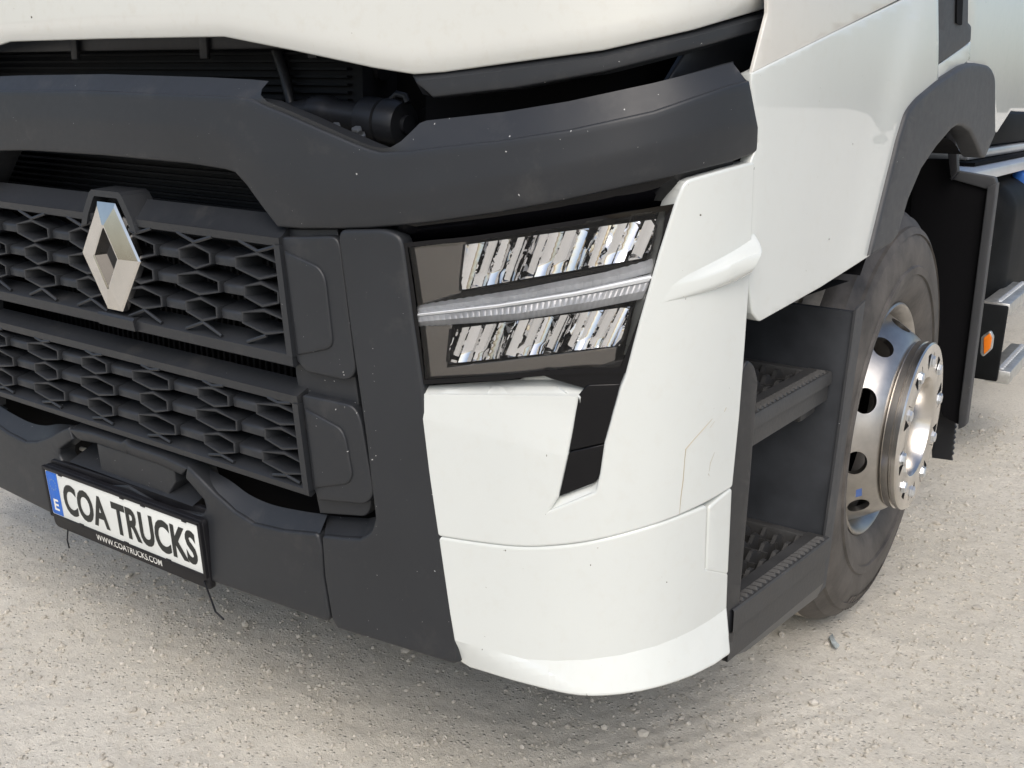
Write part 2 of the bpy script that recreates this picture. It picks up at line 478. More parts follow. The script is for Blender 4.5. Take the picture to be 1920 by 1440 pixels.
nxg, nyg = len(gx), len(gy)
V = [(x, y, (ground_h(x, y) if -3 < x < 5 and -3 < y < 6 else 0.0) - .004) for y in gy for x in gx]
F = [[j * nxg + i, j * nxg + i + 1, (j + 1) * nxg + i + 1, (j + 1) * nxg + i] for j in range(nyg - 1) for i in range(nxg - 1)]
g_ = mesh_obj('ground', V, F, M['ground'], angle=180)
g_['kind'] = 'structure'
# loose grit and pebbles
ico = []
bm = bmesh.new(); bmesh.ops.create_icosphere(bm, subdivisions=1, radius=1)
icoV = np.array([v.co[:] for v in bm.verts]); icoF = [[v.index for v in f.verts] for f in bm.faces]; bm.free()
PV, PF = [], []
cnt = 0
while cnt < 30000:
    x = rng.uniform(-1.1, 3.0); y = rng.uniform(-1.0, 3.6)
    dens = .35 + .65 * (noise.noise(Vector((x * 1.7, y * 1.7, 5))) > -.05)
    if rng.rand() > dens: continue
    if .6 < x < 1.5 and -.1 < y < .5 and rng.rand() < .0: continue
    r = .0017 + .0052 * rng.rand() ** 2.4
    if rng.rand() < .035: r *= 1.9
    if rng.rand() < .004: r *= 1.8
    s = icoV * r * rng.uniform(.65, 1.25, 3) * (1 + rng.uniform(-.22, .22, (len(icoV), 1)))
    s[:, 2] *= .75
    a = rng.uniform(0, 6.28); ca, sa = math.cos(a), math.sin(a)
    s = s @ np.array([[ca, sa, 0], [-sa, ca, 0], [0, 0, 1]])
    s += (x, y, ground_h(x, y) - .004 + r * .25)
    k = cnt * len(icoV); PV.append(s); PF += [[i + k for i in f] for f in icoF]; cnt += 1
# denser chips swept together below the bumper corner
for _ in range(2600):
    x = rng.normal(.98, .20); y = rng.normal(.05, .14); r = .0016 + .0045 * rng.rand() ** 2.5
    s = icoV * r * rng.uniform(.65, 1.25, 3) * (1 + rng.uniform(-.22, .22, (len(icoV), 1)))
    s += (x, y, ground_h(x, y) - .004 + r * .25)
    k = cnt * len(icoV); PV.append(s); PF += [[i + k for i in f] for f in icoF]; cnt += 1
gr = mesh_obj('gravel', np.concatenate(PV), PF, M['pebble'], flat=True)
gr['kind'] = 'stuff'; gr['label'] = 'loose grit and small stones scattered over the sandy ground'; gr['category'] = 'gravel'

# ------------------------------------------------------------------ the truck
truck = bpy.data.objects.new('truck', None); col.objects.link(truck)
truck['label'] = 'white truck with dark grey grille and bumper parked on sandy gravel'
truck['category'] = 'truck'
T = truck

# -- black boxes added inside the front and cab to block light
box('engine_bay_blocker', (-.92, .34, .52), (.92, 2.3, 1.62), M['void'], T, .02)
box('cab_floor_blocker', (-1.16, .62, .98), (1.16, .84, 2.3), M['void'], T, .02)
box('cab_floor_blocker', (-.70, .84, .98), (.70, 2.5, 2.3), M['void'], T, .02)
box('cab_body_blocker', (-1.18, .84, 1.36), (1.18, 2.3, 2.3), M['void'], T, .02)
box('chassis_blocker', (-.62, .45, .50), (.62, 7.0, .92), M['void'], T, .02)
box('crossmember_blocker', (-.78, .14, .40), (.78, .34, .60), M['void'], T, .02)
box('lamp_blocker', (.62, .20, .42), (1.05, .36, 1.28), M['void'], T, .02)
box('lamp_blocker', (-1.05, .20, .42), (-.62, .36, 1.28), M['void'], T, .02)

# -- radiator: horizontal fins above, upright fins below
rad = box('radiator', (-.80, .205, .56), (.50, .30, 1.50), M['fin'], T, .004)
for i in range(34):
    z = 1.00 + i * .0135
    box('cooling_fin', (-.78, .192, z), (.475, .2045, z + .0045), M['fin'], rad, 0)
for i in range(58):
    x = -.60 + i * .0185
    box('upright_fin', (x, .185, .57), (x + .007, .2045, .985), M['fin'], rad, 0)
beam = box('radiator_beam', (-.80, .150, 1.372), (.52, .20, 1.43), M['black'], rad, .004)
for x in (-.28, .14, .43): box('beam_bracket', (x, .140, 1.355), (x + .022, .149, 1.44), M['black'], rad, .002)

# -- bonnet panel
HO = -.03
loft('bonnet', [
    [('c', -680, HO), (420, -680, HO), (545, -680, HO), (700, -680, HO), (770, -680, HO), (830, -680, HO), (960, -680, HO), (1130, -680, HO), (1300, -680, HO), (1436, -680, HO)],
    [('c', 45, HO), (415, 43, HO), (545, 66, HO), (690, 96, HO), (770, 110, HO), (830, 105, HO), (960, 89, HO), (1130, 66, HO), (1300, 28, HO), (1437, -10, HO)],
    [('c', 70, HO - .007), (418, 66, HO - .007), (545, 91, HO - .007), (700, 124, HO - .007), (775, 136, HO - .007), (830, 132, HO - .007), (960, 114, HO - .007), (1130, 91, HO - .007), (1300, 53, HO - .007), (1437, 13, HO - .007)],
], M['cream'], T, thick=.05, w=.004, mirror='merge', smooth=False)

# -- trim under the bonnet, right and left
trim = loft('bonnet_trim', [
    [(777, 141, -.045), (960, 120, -.045), (1130, 97, -.045), (1300, 58, -.045), (1437, 20, -.045)],
    [(783, 152, -.034), (960, 131, -.034), (1130, 107, -.034), (1300, 69, -.034), (1438, 31, -.034)],
    [(812, 178, -.034), (965, 160, -.034), (1130, 130, -.034), (1300, 88, -.034), (1437, 50, -.034)],
], M['plastic'], T, thick=.04, w=.004)
mirrored(trim)
ip = poly('inner_panel', [(1300, 80), (1440, 30), (1415, 145), (1376, 118), (1250, 160)], M['black'], T, off=-.085, thick=.01)
mirrored(ip)
iw = poly('inner_shield', [(800, 165), (1300, 75), (1300, 200), (800, 245)], M['void'], T, off=-.15, thick=.01)
mirrored(iw)

# -- bumper bar with its notch
bar = loft('bumper_bar', [
    [('c', 139, -0.0300), (394, 145, -0.0300), (470, 149, -0.0300), (504, 152, -0.0270), (491, 167, -0.0150), (489, 178, -0.0060), (500, 190, -0.0036), (542, 207, -0.0036), (604, 234, -0.0036), (641, 251, -0.0036), (673, 265, -0.0036), (696, 274, -0.0036), (716, 278, -0.0036), (733, 276, -0.0048), (752, 265, -0.0090), (771, 247, -0.0165), (787, 231, -0.0225), (800, 226, -0.0255), (944, 210, -0.0285), (1066, 190, -0.0285), (1228, 155, -0.0285), (1374, 118, -0.0270), (1385, 132, -0.0150), (1398, 150, -0.0060)],
    [('c', 170, -.0055), (394, 179, -.0055), (440, 181, -.0055), (460, 183, -.0055), (470, 186, -.0055), (478, 190, -.0055), (492, 197, -.0055), (536, 215, -.0055), (592, 240, -.0055), (630, 256, -.0055), (660, 269, -.0055), (690, 280, -.0055), (712, 286, -.0055), (740, 286, -.0055), (761, 284, -.0055), (790, 280, -.0055), (815, 277, -.0055), (850, 273, -.0055), (944, 263, -.0055), (1066, 244, -.0055), (1228, 209, -.0055), (1374, 160, -.0055), (1392, 154, -.0055), (1404, 153, -.0055)],
], M['plastic'], T, thick=0, w=0, mirror='merge', angle=30)
face = loft('bar_face', [
    [('c', 175, -.001), (394, 184, -.001), (440, 186, -.001), (470, 191, -.001), (492, 202, -.001), (536, 220, -.001), (592, 245, -.001), (630, 261, -.001), (660, 274, -.001), (690, 285, -.001), (712, 291, -.001), (761, 289, -.001), (815, 282, -.001), (944, 268, -.001), (1066, 249, -.001), (1228, 214, -.001), (1374, 165, -.001), (1404, 158, -.001)],
    [('c', 228, .0015), (350, 242, .0015), (400, 250, .0015), (430, 262, .0015), (468, 290, .0015), (500, 320, .0015), (536, 345, .0015), (580, 358, .0015), (620, 364, .0015), (660, 368, .0015), (690, 370, .0015), (750, 366, .0015), (810, 358, .0015), (935, 336, .0015), (1060, 312, .0015), (1225, 276, .0015), (1374, 236, .0015), (1420, 240, .0015)],
    [('c', 287, -.004), (350, 302, -.004), (420, 313, -.004), (440, 319, -.004), (462, 343, -.004), (490, 382, -.004), (520, 421, -.004), (560, 424, -.004), (610, 424, -.004), (655, 424, -.004), (690, 423, -.004), (745, 418, -.004), (805, 412, -.004), (930, 394, -.004), (1058, 370, -.004), (1220, 335, -.004), (1374, 298, -.004), (1418, 282, -.004)],
], M['plastic'], T, thick=.07, w=.005, mirror='merge', smooth=False)
# the shelf step on the bar's top
sh = loft('bar_ridge', [
    [(800, 228, -0.0282), (944, 214, -0.0314), (1066, 195, -0.0314), (1228, 159, -0.0314), (1374, 117, -0.0298)],
    [(830, 250, -0.0170), (964, 236, -0.0186), (1086, 215, -0.0186), (1240, 178, -0.0186), (1376, 138, -0.0178)],
], M['plastic'], T, thick=.012, w=.004)
mirrored(sh)

# -- cab tilt tube and bolts seen in the notch
Q = Yp(.165)
a0, a1 = Q(545, 203), Q(768, 234)
ax_ = a1 - a0; L_ = np.linalg.norm(ax_)
k_ = L_ / 223.0
ct = lathe('tilt_tube', [(0, -6 * k_), (7 * k_, -4 * k_), (8 * k_, 0), (9 * k_, 2 * k_), (20 * k_, 48 * k_), (23 * k_, 50 * k_), (24 * k_, 58 * k_), (25 * k_, 74 * k_), (23 * k_, 82 * k_), (20 * k_, 92 * k_), (20 * k_, 142 * k_), (29 * k_, 146 * k_), (30 * k_, 150 * k_), (30 * k_, 178 * k_), (26 * k_, 180 * k_), (26 * k_, 182 * k_), (31 * k_, 184 * k_), (31 * k_, 206 * k_), (28 * k_, 214 * k_), (12 * k_, 216 * k_), (12 * k_, 222 * k_), (0, 222 * k_)], a0, ax_, M['black'], T, 40)
tube('tube_saddle', [Q(640, 228), Q(648, 262)], .014, M['black'], ct, 12)
tube('tube_saddle', [Q(700, 235), Q(706, 270)], .018, M['black'], ct, 12)
for (bu, bv) in ((671, 252), (631, 245)):
    p0 = Q(bu, bv, .05); q0 = CAM - p0; q0 = q0 / np.linalg.norm(q0) * .35 + np.array([-.1, -.2, .9])
    hb = lathe('hex_bolt', [(0, .012), (.0085, .012), (.0098, .009), (.0098, 0), (.014, -.001), (.014, -.004), (0, -.004)], p0, q0, M['bolt'], ct, 6, 20)
tube('support_strut', [Yp(.19)(512, 70), Yp(.18)(534, 140), Yp(.17)(548, 205)], [.012, .011, .009], M['black'], T, 8)
tube('coolant_hose', [Yp(.24)(560, 80), Yp(.24)(585, 135), Yp(.24)(592, 165), Yp(.26)(580, 200)], .02, M['black'], T, 12)
tube('air_pipe', [Yp(.25)(610, 112), Yp(.25)(660, 122), Yp(.25)(720, 132)], [.012, .016, .018], M['black'], T, 12)
tube('clamp', [Q(728, 192), Q(745, 176), Q(760, 180), Q(764, 192)], .006, M['black'], T, 8)

# -- upper and lower grille
def grille(name, zt, xr_t, xr_b, cols, zrows, wide_first, emblem_gap):
    top_back, top_crease, top_low, bot_crease, bot_low = zt
    def sk(x, z):   # slanted ends
        return 0
    fr = prism_x(name, [(.045, top_back), (.008, top_crease + .003), (.0, top_crease), (.002, top_low + .002), (.006, top_low), (.045, top_low + .004)], -xr_t, xr_t, M['grille'], T, 24)
    prism_x('lower_rail', [(.042, bot_crease + .018), (.006, bot_crease + .003), (.0, bot_crease - .001), (.002, bot_low + .003), (.007, bot_low), (.042, bot_low + .016)], -xr_b, xr_b, M['grille'], fr, 24)
    # end plates
    for s in (-1, 1):
        V = [(s * (xr_t - .045), .035, top_low), (s * (xr_t - .002), .03, top_low), (s * (xr_b - .002), .03, bot_crease), (s * (xr_b - .045), .035, bot_crease)]
        V += [(x, y + .01, z) for x, y, z in V]
        mesh_obj('end_plate', V, [[0, 1, 2, 3], [7, 6, 5, 4], [0, 4, 5, 1], [1, 5, 6, 2], [2, 6, 7, 3], [3, 7, 4, 0]], M['grille'], fr, 20)
        V = [(s * (xr_t - .012), -.001, top_low + .004), (s * (xr_t + .002), -.001, top_low + .004), (s * (xr_b + .002), -.001, bot_crease - .004), (s * (xr_b - .012), -.001, bot_crease - .004)]
        V += [(x, .06, z) for x, y, z in V]
        mesh_obj('side_rail', V, [[0, 1, 2, 3], [7, 6, 5, 4], [0, 4, 5, 1], [1, 5, 6, 2], [2, 6, 7, 3], [3, 7, 4, 0]], M['grille'], fr, 20)
    hexes = {}
    nrow = len(zrows) - 1
    for ci, cx in enumerate(cols):
        for r in range(nrow):
            zc = .5 * (zrows[r] + zrows[r + 1]); hz = .5 * (zrows[r] - zrows[r + 1])
            wide = ((ci + r) % 2 == 0) == wide_first
            hw = .060 if wide else .0455
            c0 = cx + .005 * (r - 1)
            lim = (xr_t + (xr_b - xr_t) * (r + .5) / nrow) - .004
            xl, xr = max(c0 - hw, -lim), min(c0 + hw, lim)
            hs = .0105
            outer = [(c0, zc + hz), (xr, zc + hs), (xr, zc - hs), (c0 + .002, zc - hz), (xl, zc - hs), (xl, zc + hs)]
            tk = .0052
            cxm = .5 * (xl + xr)
            inner = [(c0, zc + hz - tk * 1.5), (xr - tk, zc + hs - tk * .4), (xr - tk, zc - hs + tk * .4), (c0 + .002, zc - hz + tk * 1.5), (xl + tk, zc - hs + tk * .4), (xl + tk, zc + hs - tk * .4)]
            V = []; b1 = .0012
            for ring_, y in ((outer, .0045), (outer, .0022), ([(o_[0] * .8 + i_[0] * .2, o_[1] * .8 + i_[1] * .2) for o_, i_ in zip(outer, inner)], .0), ([(o_[0] * .25 + i_[0] * .75, o_[1] * .25 + i_[1] * .75) for o_, i_ in zip(outer, inner)], .0), (inner, .0018), ([((q[0] - cxm) * .90 + cxm, (q[1] - zc) * .86 + zc) for q in inner], .055)):
                V += [(q[0], y, q[1]) for q in ring_]
            V += [(q[0], .055, q[1]) for q in outer]
            F = []
            for k in range(6):
                k2 = (k + 1) % 6
                for L2 in range(5): F.append([L2 * 6 + k, (L2 + 1) * 6 + k, (L2 + 1) * 6 + k2, L2 * 6 + k2])
                F.append([k, k2, 36 + k2, 36 + k])
            mesh_obj('hex_cell', V, F, M['grille'], fr, 40)
            hexes[(ci, r)] = (xl, xr, zc)
    # short arms from the end cells to the rails
        for zz, sg, ze in ((zrows[0], 1, top_low + .002), (zrows[-1], -1, bot_crease + .006)):
            dz = abs(ze - zz)
            for s in (-1, 1):
                ex = cx + (.005 * (0 if sg > 0 else 2) - .005) + s * min(.05, .018 + dz * 2.2)
                if abs(ex) > xr_t: continue
                p0 = Vector((cx - .005 + (0 if sg > 0 else .012), .0025, zz)); p1 = Vector((ex, .004, ze))
                tube('mesh_arm', [p0, p1], .0034, M['grille'], fr, 6)
    # blades bridging neighbouring cells
    for ci in range(len(cols) - 1):
        for r in range(nrow):
            a, b_ = sorted((hexes[(ci, r)], hexes[(ci + 1, r)]), key=lambda q: q[0])
            x0, x1, zc = a[1] - .001, b_[0] + .001, a[2]
            if x1 - x0 < .01: continue
            prof = [(.055, zc + .017), (.012, zc + .0085), (.0065, zc + .006), (.005, zc + .003), (.006, zc - .0095), (.009, zc - .011), (.055, zc - .006)]
            V = []; k = len(prof)
            for x, iny in ((x0, .006), (x0 + .008, 0), (x1 - .010, 0), (x1, .006)):
                for (y, z) in prof: V.append((x, y + iny, z))
            F = [[i * k + j, (i + 1) * k + j, (i + 1) * k + (j + 1) % k, i * k + (j + 1) % k] for i in range(3) for j in range(k)] + [list(range(k)), list(range(3 * k, 4 * k))[::-1]]
            mesh_obj('blade', V, F, M['grille'], fr, 40)
    return fr
UG = grille('upper_grille', (1.092, 1.058, 1.042, .857, .833), .490, .512, [.440, .270, .096, -.078, -.255, -.43], [1.030, .979, .931, .882], True, True)
LG = grille('lower_grille', (.800, .783, .765, .613, .597), .520, .540, [.476, .298, .110, -.078, -.266, -.454], [.762, .719, .673, .627], True, False)
# emblem housing and emblem
EX = .014
def sym(pts): return [(EX + x, z) for x, z in pts]
ho = sym([(-.098, 1.036), (-.088, 1.062), (-.058, 1.104), (-.048, 1.110), (.048, 1.110), (.058, 1.104), (.088, 1.062), (.098, 1.036)])
hi_ = sym([(-.070, 1.036), (-.062, 1.056), (-.040, 1.090), (-.036, 1.094), (.036, 1.094), (.040, 1.090), (.062, 1.056), (.070, 1.036)])
V = [(x, .055, z) for x, z in ho] + [(x * 1 - 0, -.004, z - .004) for x, z in [((x - EX) * .90 + EX, z) for x, z in ho]] + [(x, -.004, z) for x, z in hi_] + [(x, .03, z - .002) for x, z in hi_]
F = []
for L2 in range(3):
    for k in range(7): F.append([L2 * 8 + k, L2 * 8 + k + 1, (L2 + 1) * 8 + k + 1, (L2 + 1) * 8 + k])
F.append([24 + k for k in range(8)])
F += [[0, 8, 16, 24], [31, 23, 15, 7]]
mesh_obj('emblem_housing', V, F, M['grille'], UG, 20)
eo = sym([(-.029, .106 + .978), (.029, .106 + .978), (.095, .978), (.025, -.107 + .978), (-.025, -.107 + .978), (-.095, .978)])
er = sym([(-.0270, .098 + .978), (.0270, .098 + .978), (.090, .978), (.0235, -.101 + .978), (-.0235, -.101 + .978), (-.090, .978)])
ei = sym([(-.003, .063 + .978), (.003, .063 + .978), (.041, .978), (.003, -.063 + .978), (-.003, -.063 + .978), (-.041, .978)])
ei2 = sym([(-.002, .057 + .978), (.002, .057 + .978), (.037, .978), (.002, -.057 + .978), (-.002, -.057 + .978), (-.037, .978)])
V = [(x, .010, z) for x, z in eo] + [(x, -.003, z) for x, z in eo] + [(x, -.0055, z) for x, z in er] + [(x, -.0150, z) for x, z in ei] + [(x, -.0140, z) for x, z in ei2] + [(x, .004, z) for x, z in ei2]
F = []
for L2 in range(5):
    for k in range(6):
        k2 = (k + 1) % 6; F.append([L2 * 6 + k, L2 * 6 + k2, (L2 + 1) * 6 + k2, (L2 + 1) * 6 + k])
em = mesh_obj('emblem', V, F, M['emblem'], UG, 12)
mesh_obj('emblem_back', [(x, .0, z) for x, z in ei2], [[5, 4, 3, 2, 1, 0]], M['gloss'], UG)
# small drop under the emblem on the rail
prism_x('emblem_foot', [(.05, .868), (-.004, .862), (-.008, .857), (-.005, .836), (.05, .838)], EX - .055, EX + .062, M['grille'], UG)

# -- filler covers beside the grille
backp = poly('filler_backing', [(540, 432), (630, 432), (664, 710), (694, 945, 12), (686, 966, 10), (601, 960), (596, 936), (556, 700)], M['plastic'], T, off=-.022, thick=.02)
def cover(outl, inner, crease):
    o_ = poly('filler_cover', outl, M['plastic'], T, off=-.004, thick=.018, w=.004)
    poly('recessed_field', inner, M['plastic'], o_, off=.0, thick=.006, w=.0035)
    return o_
c1 = cover([(528, 449, 6), (626, 447, 14), (634, 462, 10), (663, 696, 10), (650, 710, 10), (575, 694), (559, 676), (556, 662), (532, 472)],
           [(535, 476), (594, 503, 10), (606, 522, 12), (620, 644, 14), (612, 652, 8), (560, 662)], None)
c2 = cover([(568, 744, 5), (660, 764, 14), (673, 788, 14), (697, 926, 12), (684, 942, 10), (598, 934), (589, 914), (571, 766)],
           [(574, 772), (636, 806, 10), (644, 822, 10), (657, 892, 12), (650, 905, 8), (592, 912)], None)
for o_ in (backp, c1, c2): mirrored(o_)

# -- column panel with foot
cp = poly('corner_column', [(639, 450, 5), (641, 438, 5), (720, 437, 14), (746, 448, 10), (751, 470), (768, 600), (786, 720), (806, 900), (822, 1008), (846, 1170), (854, 1238), (848, 1240), (740, 1207), (634, 1175), (626, 1164, 8), (612, 1082), (607, 1010, 4), (640, 1014), (676, 1016), (700, 1002, 10), (708, 975), (690, 820), (664, 640)],
          M['plastic'], T, off=.0, thick=.03, w=.006)
cf = loft('column_foot', [[(614, 966, -.045), (645, 969, -.045), (690, 972, -.045), (708, 968, -.03)], [(608, 1003, -.006), (640, 1008, -.006), (676, 1011, -.006), (700, 996, -.006)]], M['plastic'], T, thick=0, w=0)
mirrored(cp); mirrored(cf)

# -- centre bumper
loft('bumper_top', [
    [('c', 800, -0.0450), (240, 826, -0.0450), (300, 846, -0.0450), (345, 858, -0.0450), (379, 872, -0.0390), (430, 900, -0.0330), (467, 927, -0.0300), (510, 946, -0.0300), (565, 958, -0.0300), (614, 965, -0.0300)],
    [('c', 829, -.006), (240, 836, -.006), (300, 855, -.006), (352, 876, -.006), (374, 895, -.006), (405, 926, -.006), (441, 957, -.006), (476, 980, -.006), (529, 993, -.006), (600, 1000, -.006)],
], M['plastic'], T, thick=0, w=0, mirror='merge', smooth=True)
loft('bumper_lip', [
    [('c', 831, 0), (240, 839, 0), (300, 859, 0), (345, 880, 0)],
    [('c', 842, -.004), (240, 850, -.004), (300, 870, -.004), (338, 888, -.004)],
], M['plastic'], T, thick=.05, w=.005, mirror='merge')
uc = u_centre(1008)
poly('bumper_face', [(352, 882), (372, 901), (401, 931), (437, 963), (474, 987), (529, 1000), (592, 1006, 4), (598, 1030), (601, 1082), (613, 1156, 5), (610, 1161, 3), (412, 1092), (300, 1046), (uc, 1000), (u_centre(915), 915), (300, 955), (378, 972, 8), (390, 958, 10), (384, 936), (350, 896)],
     M['plastic'], T, off=0, thick=.04, w=.006, mirror=True)
# recess behind the number plate with its shelf, sensor block and a pale rod
V = [(-.21, .0, .497), (.21, .0, .497), (.21, .075, .53), (-.21, .075, .53), (-.17, .078, .60), (.17, .078, .60)]
mesh_obj('recess_shelf', V, [[0, 1, 2, 3], [3, 2, 5, 4]], M['plastic'], T, 20)
poly('sensor_block', [(183, 834), (303, 872, 6), (324, 880, 4), (327, 903), (312, 931, 5), (192, 891, 5)], M['plastic'], T, surf=Yp(.008), thick=.05, w=.003)
tube('pale_rod', [Yp(.066)(152, 841), Yp(.066)(170, 846), Yp(.066)(330, 904), Yp(.066)(356, 914)], .005, M['pale'], T, 10)

# -- number plate
PC = np.array([-.0137, -.016, .4176]); pt, py_ = -.0778, .0083
EA = np.array([math.cos(py_), math.sin(py_), 0]); EB = np.array([-math.sin(pt) * math.sin(py_), math.sin(pt) * math.cos(py_), math.cos(pt)])
EN = np.cross(EA, EB)      # points to the viewer
if EN[1] > 0: EN = -EN
def pl(a, b_, n=0.0): return PC + EA * a + EB * b_ + EN * n
def plate_poly(name, pts, n0, depth, mat, parent, w=.0012):
    P = rounded(pts, 5)
    V = [pl(a, b_, n0) for a, b_ in P]
    return finish(name, V, [list(range(len(P)))], mat, parent, depth, w, 30)
np_frame = plate_poly('number_plate', [(-.268, -.090, .016), (.268, -.090, .010), (.268, .062, .010), (-.268, .062, .010)], -.004, .012, M['frame'], T, .002)
plate_poly('plate_face', [(-.260, -.055, .008), (.260, -.055, .008), (.260, .055, .008), (-.260, .055, .008)], .0005, .003, M['plate'], np_frame)
plate_poly('blue_band', [(-.2575, -.0525, .006), (-.217, -.0525), (-.217, .0525), (-.2575, .0525, .006)], .0012, .0004, M['blue'], np_frame, .0001)
for s in (1, -1):
    plate_poly('frame_lip', [(-.266, s * .0555), (.266, s * .0555), (.266, s * .0615), (-.266, s * .0615)], .003, .008, M['frame'], np_frame, .001)
for s in (1, -1):
    plate_poly('frame_lip', [(s * .2605, -.06), (s * .267, -.06), (s * .267, .06), (s * .2605, .06)], .003, .008, M['frame'], np_frame, .001)
for a in (-.20, .02, .09, .22):
    plate_poly('frame_clip', [(a - .006, .0525), (a + .006, .0525), (a + .006, .058), (a - .006, .058)], .0035, .004, M['frame'], np_frame, .0005)
for a in (-.15, .01, .15):
    plate_poly('frame_clip', [(a - .009, -.0585), (a + .009, -.0585), (a + .007, -.0530), (a - .007, -.0530)], .0035, .004, M['frame'], np_frame, .0005)
# second carrier behind, sprung open on the right
def pl2(a, b_, n): return pl(a + .004, b_ + .002, n - .018 - (a + .26) * .024)
P = rounded([(-.268, -.086, .012), (.282, -.086, .012), (.282, .072, .012), (-.268, .068, .012)], 5)
finish('rear_carrier', [pl2(a, b_, 0) for a, b_ in P], [list(range(len(P)))], M['frame'], np_frame, .010, .002)
P = rounded([(-.258, -.055, .008), (.273, -.062, .008), (.273, .050, .012), (-.258, .046, .012)], 5)
finish('rear_plate', [pl2(a, b_, .006) for a, b_ in P], [list(range(len(P)))], M['plate'], np_frame, .003, .001)
def text_on(name, body, x0, x1, b0, b1, n, mat, parent, bold=.012):
    cu = bpy.data.curves.new(name, 'FONT'); cu.body = body; cu.offset = bold; cu.resolution_u = 4; cu.space_character = 1.02
    to = bpy.data.objects.new(name, cu); col.objects.link(to)
    dg = bpy.context.evaluated_depsgraph_get()
    me = bpy.data.meshes.new_from_object(to.evaluated_get(dg)); bpy.data.objects.remove(to); bpy.data.curves.remove(cu)
    co_ = np.empty(len(me.vertices) * 3); me.vertices.foreach_get('co', co_); co_ = co_.reshape(-1, 3)
    lo, hi = co_.min(0), co_.max(0)
    A = x0 + (co_[:, 0] - lo[0]) / (hi[0] - lo[0]) * (x1 - x0); B = b0 + (co_[:, 1] - lo[1]) / (hi[1] - lo[1]) * (b1 - b0)
    W3 = np.array([pl(a, b_, n) for a, b_ in zip(A, B)]); me.vertices.foreach_set('co', W3.ravel()); me.update()
    return link(name, me, mat, parent)
text_on('plate_lettering', 'COA TRUCKS', -.203, .247, -.041, .036, .0011, M['ink'], np_frame, .036)
text_on('country_letter', 'E', -.2455, -.2275, -.042, -.014, .0016, M['url'], np_frame, .02)
text_on('web_address', 'WWW.COATRUCKS.COM', -.108, .118, -.0815, -.0665, -.0034, M['url'], np_frame, .014)
SV, SF = [], []
for k in range(12):
    a = k * math.pi / 6; ca_, cb_ = -.2372 + .0125 * math.cos(a), .022 + .0125 * math.sin(a); i0 = len(SV)
    for q in range(10):
        r = .0026 if q % 2 == 0 else .0011; an = math.pi / 2 + q * math.pi / 5
        SV.append(pl(ca_ + r * math.cos(an), cb_ + r * math.sin(an), .0016))
    SF.append(list(range(i0, i0 + 10)))
mesh_obj('star_ring', SV, SF, M['star'], np_frame, flat=True)
tube('cable_tie', [Yp(-.005)(128, 985), Yp(-.008)(126, 1012), Yp(-.012)(130, 1028)], .0018, M['frame'], T, 6)
tube('cable_tie', [Yp(-.005)(383, 1090), Yp(-.02)(395, 1122), Yp(-.035)(404, 1147), Yp(-.055)(419, 1161)], .0021, M['frame'], T, 6)

# -- headlamp
hl = poly('headlamp', [(752, 452), (870, 440), (1060, 412), (1280, 362), (1262, 440), (1215, 600), (1176, 722), (1024, 712), (928, 720), (790, 728)], M['gloss'], T, off=-.095, thick=.02, w=.002)
lens = poly('lens', [(760, 460, 5), (870, 450), (1060, 421), (1250, 392, 8), (1238, 470), (1206, 590), (1165, 690, 10), (1024, 699), (928, 709), (793, 715, 5)], M['lens'], hl, off=-.006, thick=0, w=0)
def ring(name, outer, inner, off, mat, parent, thick=.03):
    """closed frame between two outlines with equal point counts"""
    n = len(outer); V = [S(u, v, off) for u, v in outer] + [S(u, v, off) for u, v in inner] + [S(u, v, off - thick) for u, v in inner]
    F = []
    for i in range(n):
        j = (i + 1) % n; F += [[i, j, n + j, n + i], [n + i, n + j, 2 * n + j, 2 * n + i]]
    return mesh_obj(name, V, F, mat, parent, 30)
def interp(poly_, n):
    P = np.array(poly_ + [poly_[0]], float); d = np.r_[0, np.cumsum(np.hypot(*np.diff(P, axis=0).T))]
    return [(np.interp(s, d, P[:, 0]), np.interp(s, d, P[:, 1])) for s in np.linspace(0, d[-1], n, endpoint=False)]
ro = [(756, 456), (812, 450), (870, 445), (960, 432), (1060, 416), (1160, 400), (1264, 382), (1252, 440), (1242, 470), (1210, 590), (1176, 700), (1100, 700), (1024, 704), (928, 714), (850, 718), (790, 721), (778, 620), (768, 540)]
ri = [(764, 464), (812, 458), (870, 454), (960, 441), (1060, 425), (1160, 409), (1248, 396), (1242, 440), (1234, 470), (1201, 590), (1164, 688), (1098, 690), (1022, 695), (928, 704), (850, 709), (796, 712), (786, 620), (776, 540)]
ring('lamp_rim', ro, ri, -.004, M['gloss'], hl, .088)
poly('bezel_field', [(764, 466), (872, 452), (862, 548), (782, 572)], M['lampdark'], hl, off=-.014, thick=.01, w=.002)
poly('bezel_field', [(784, 612), (846, 610), (836, 690), (1155, 652), (1150, 690), (1022, 698), (928, 708), (797, 713)], M['lampdark'], hl, off=-.014, thick=.01, w=.002)
poly('bezel_field', [(862, 549), (1215, 487), (1180, 497), (970, 540), (785, 572)], M['gloss'], hl, off=-.020, thick=.01, w=.002)
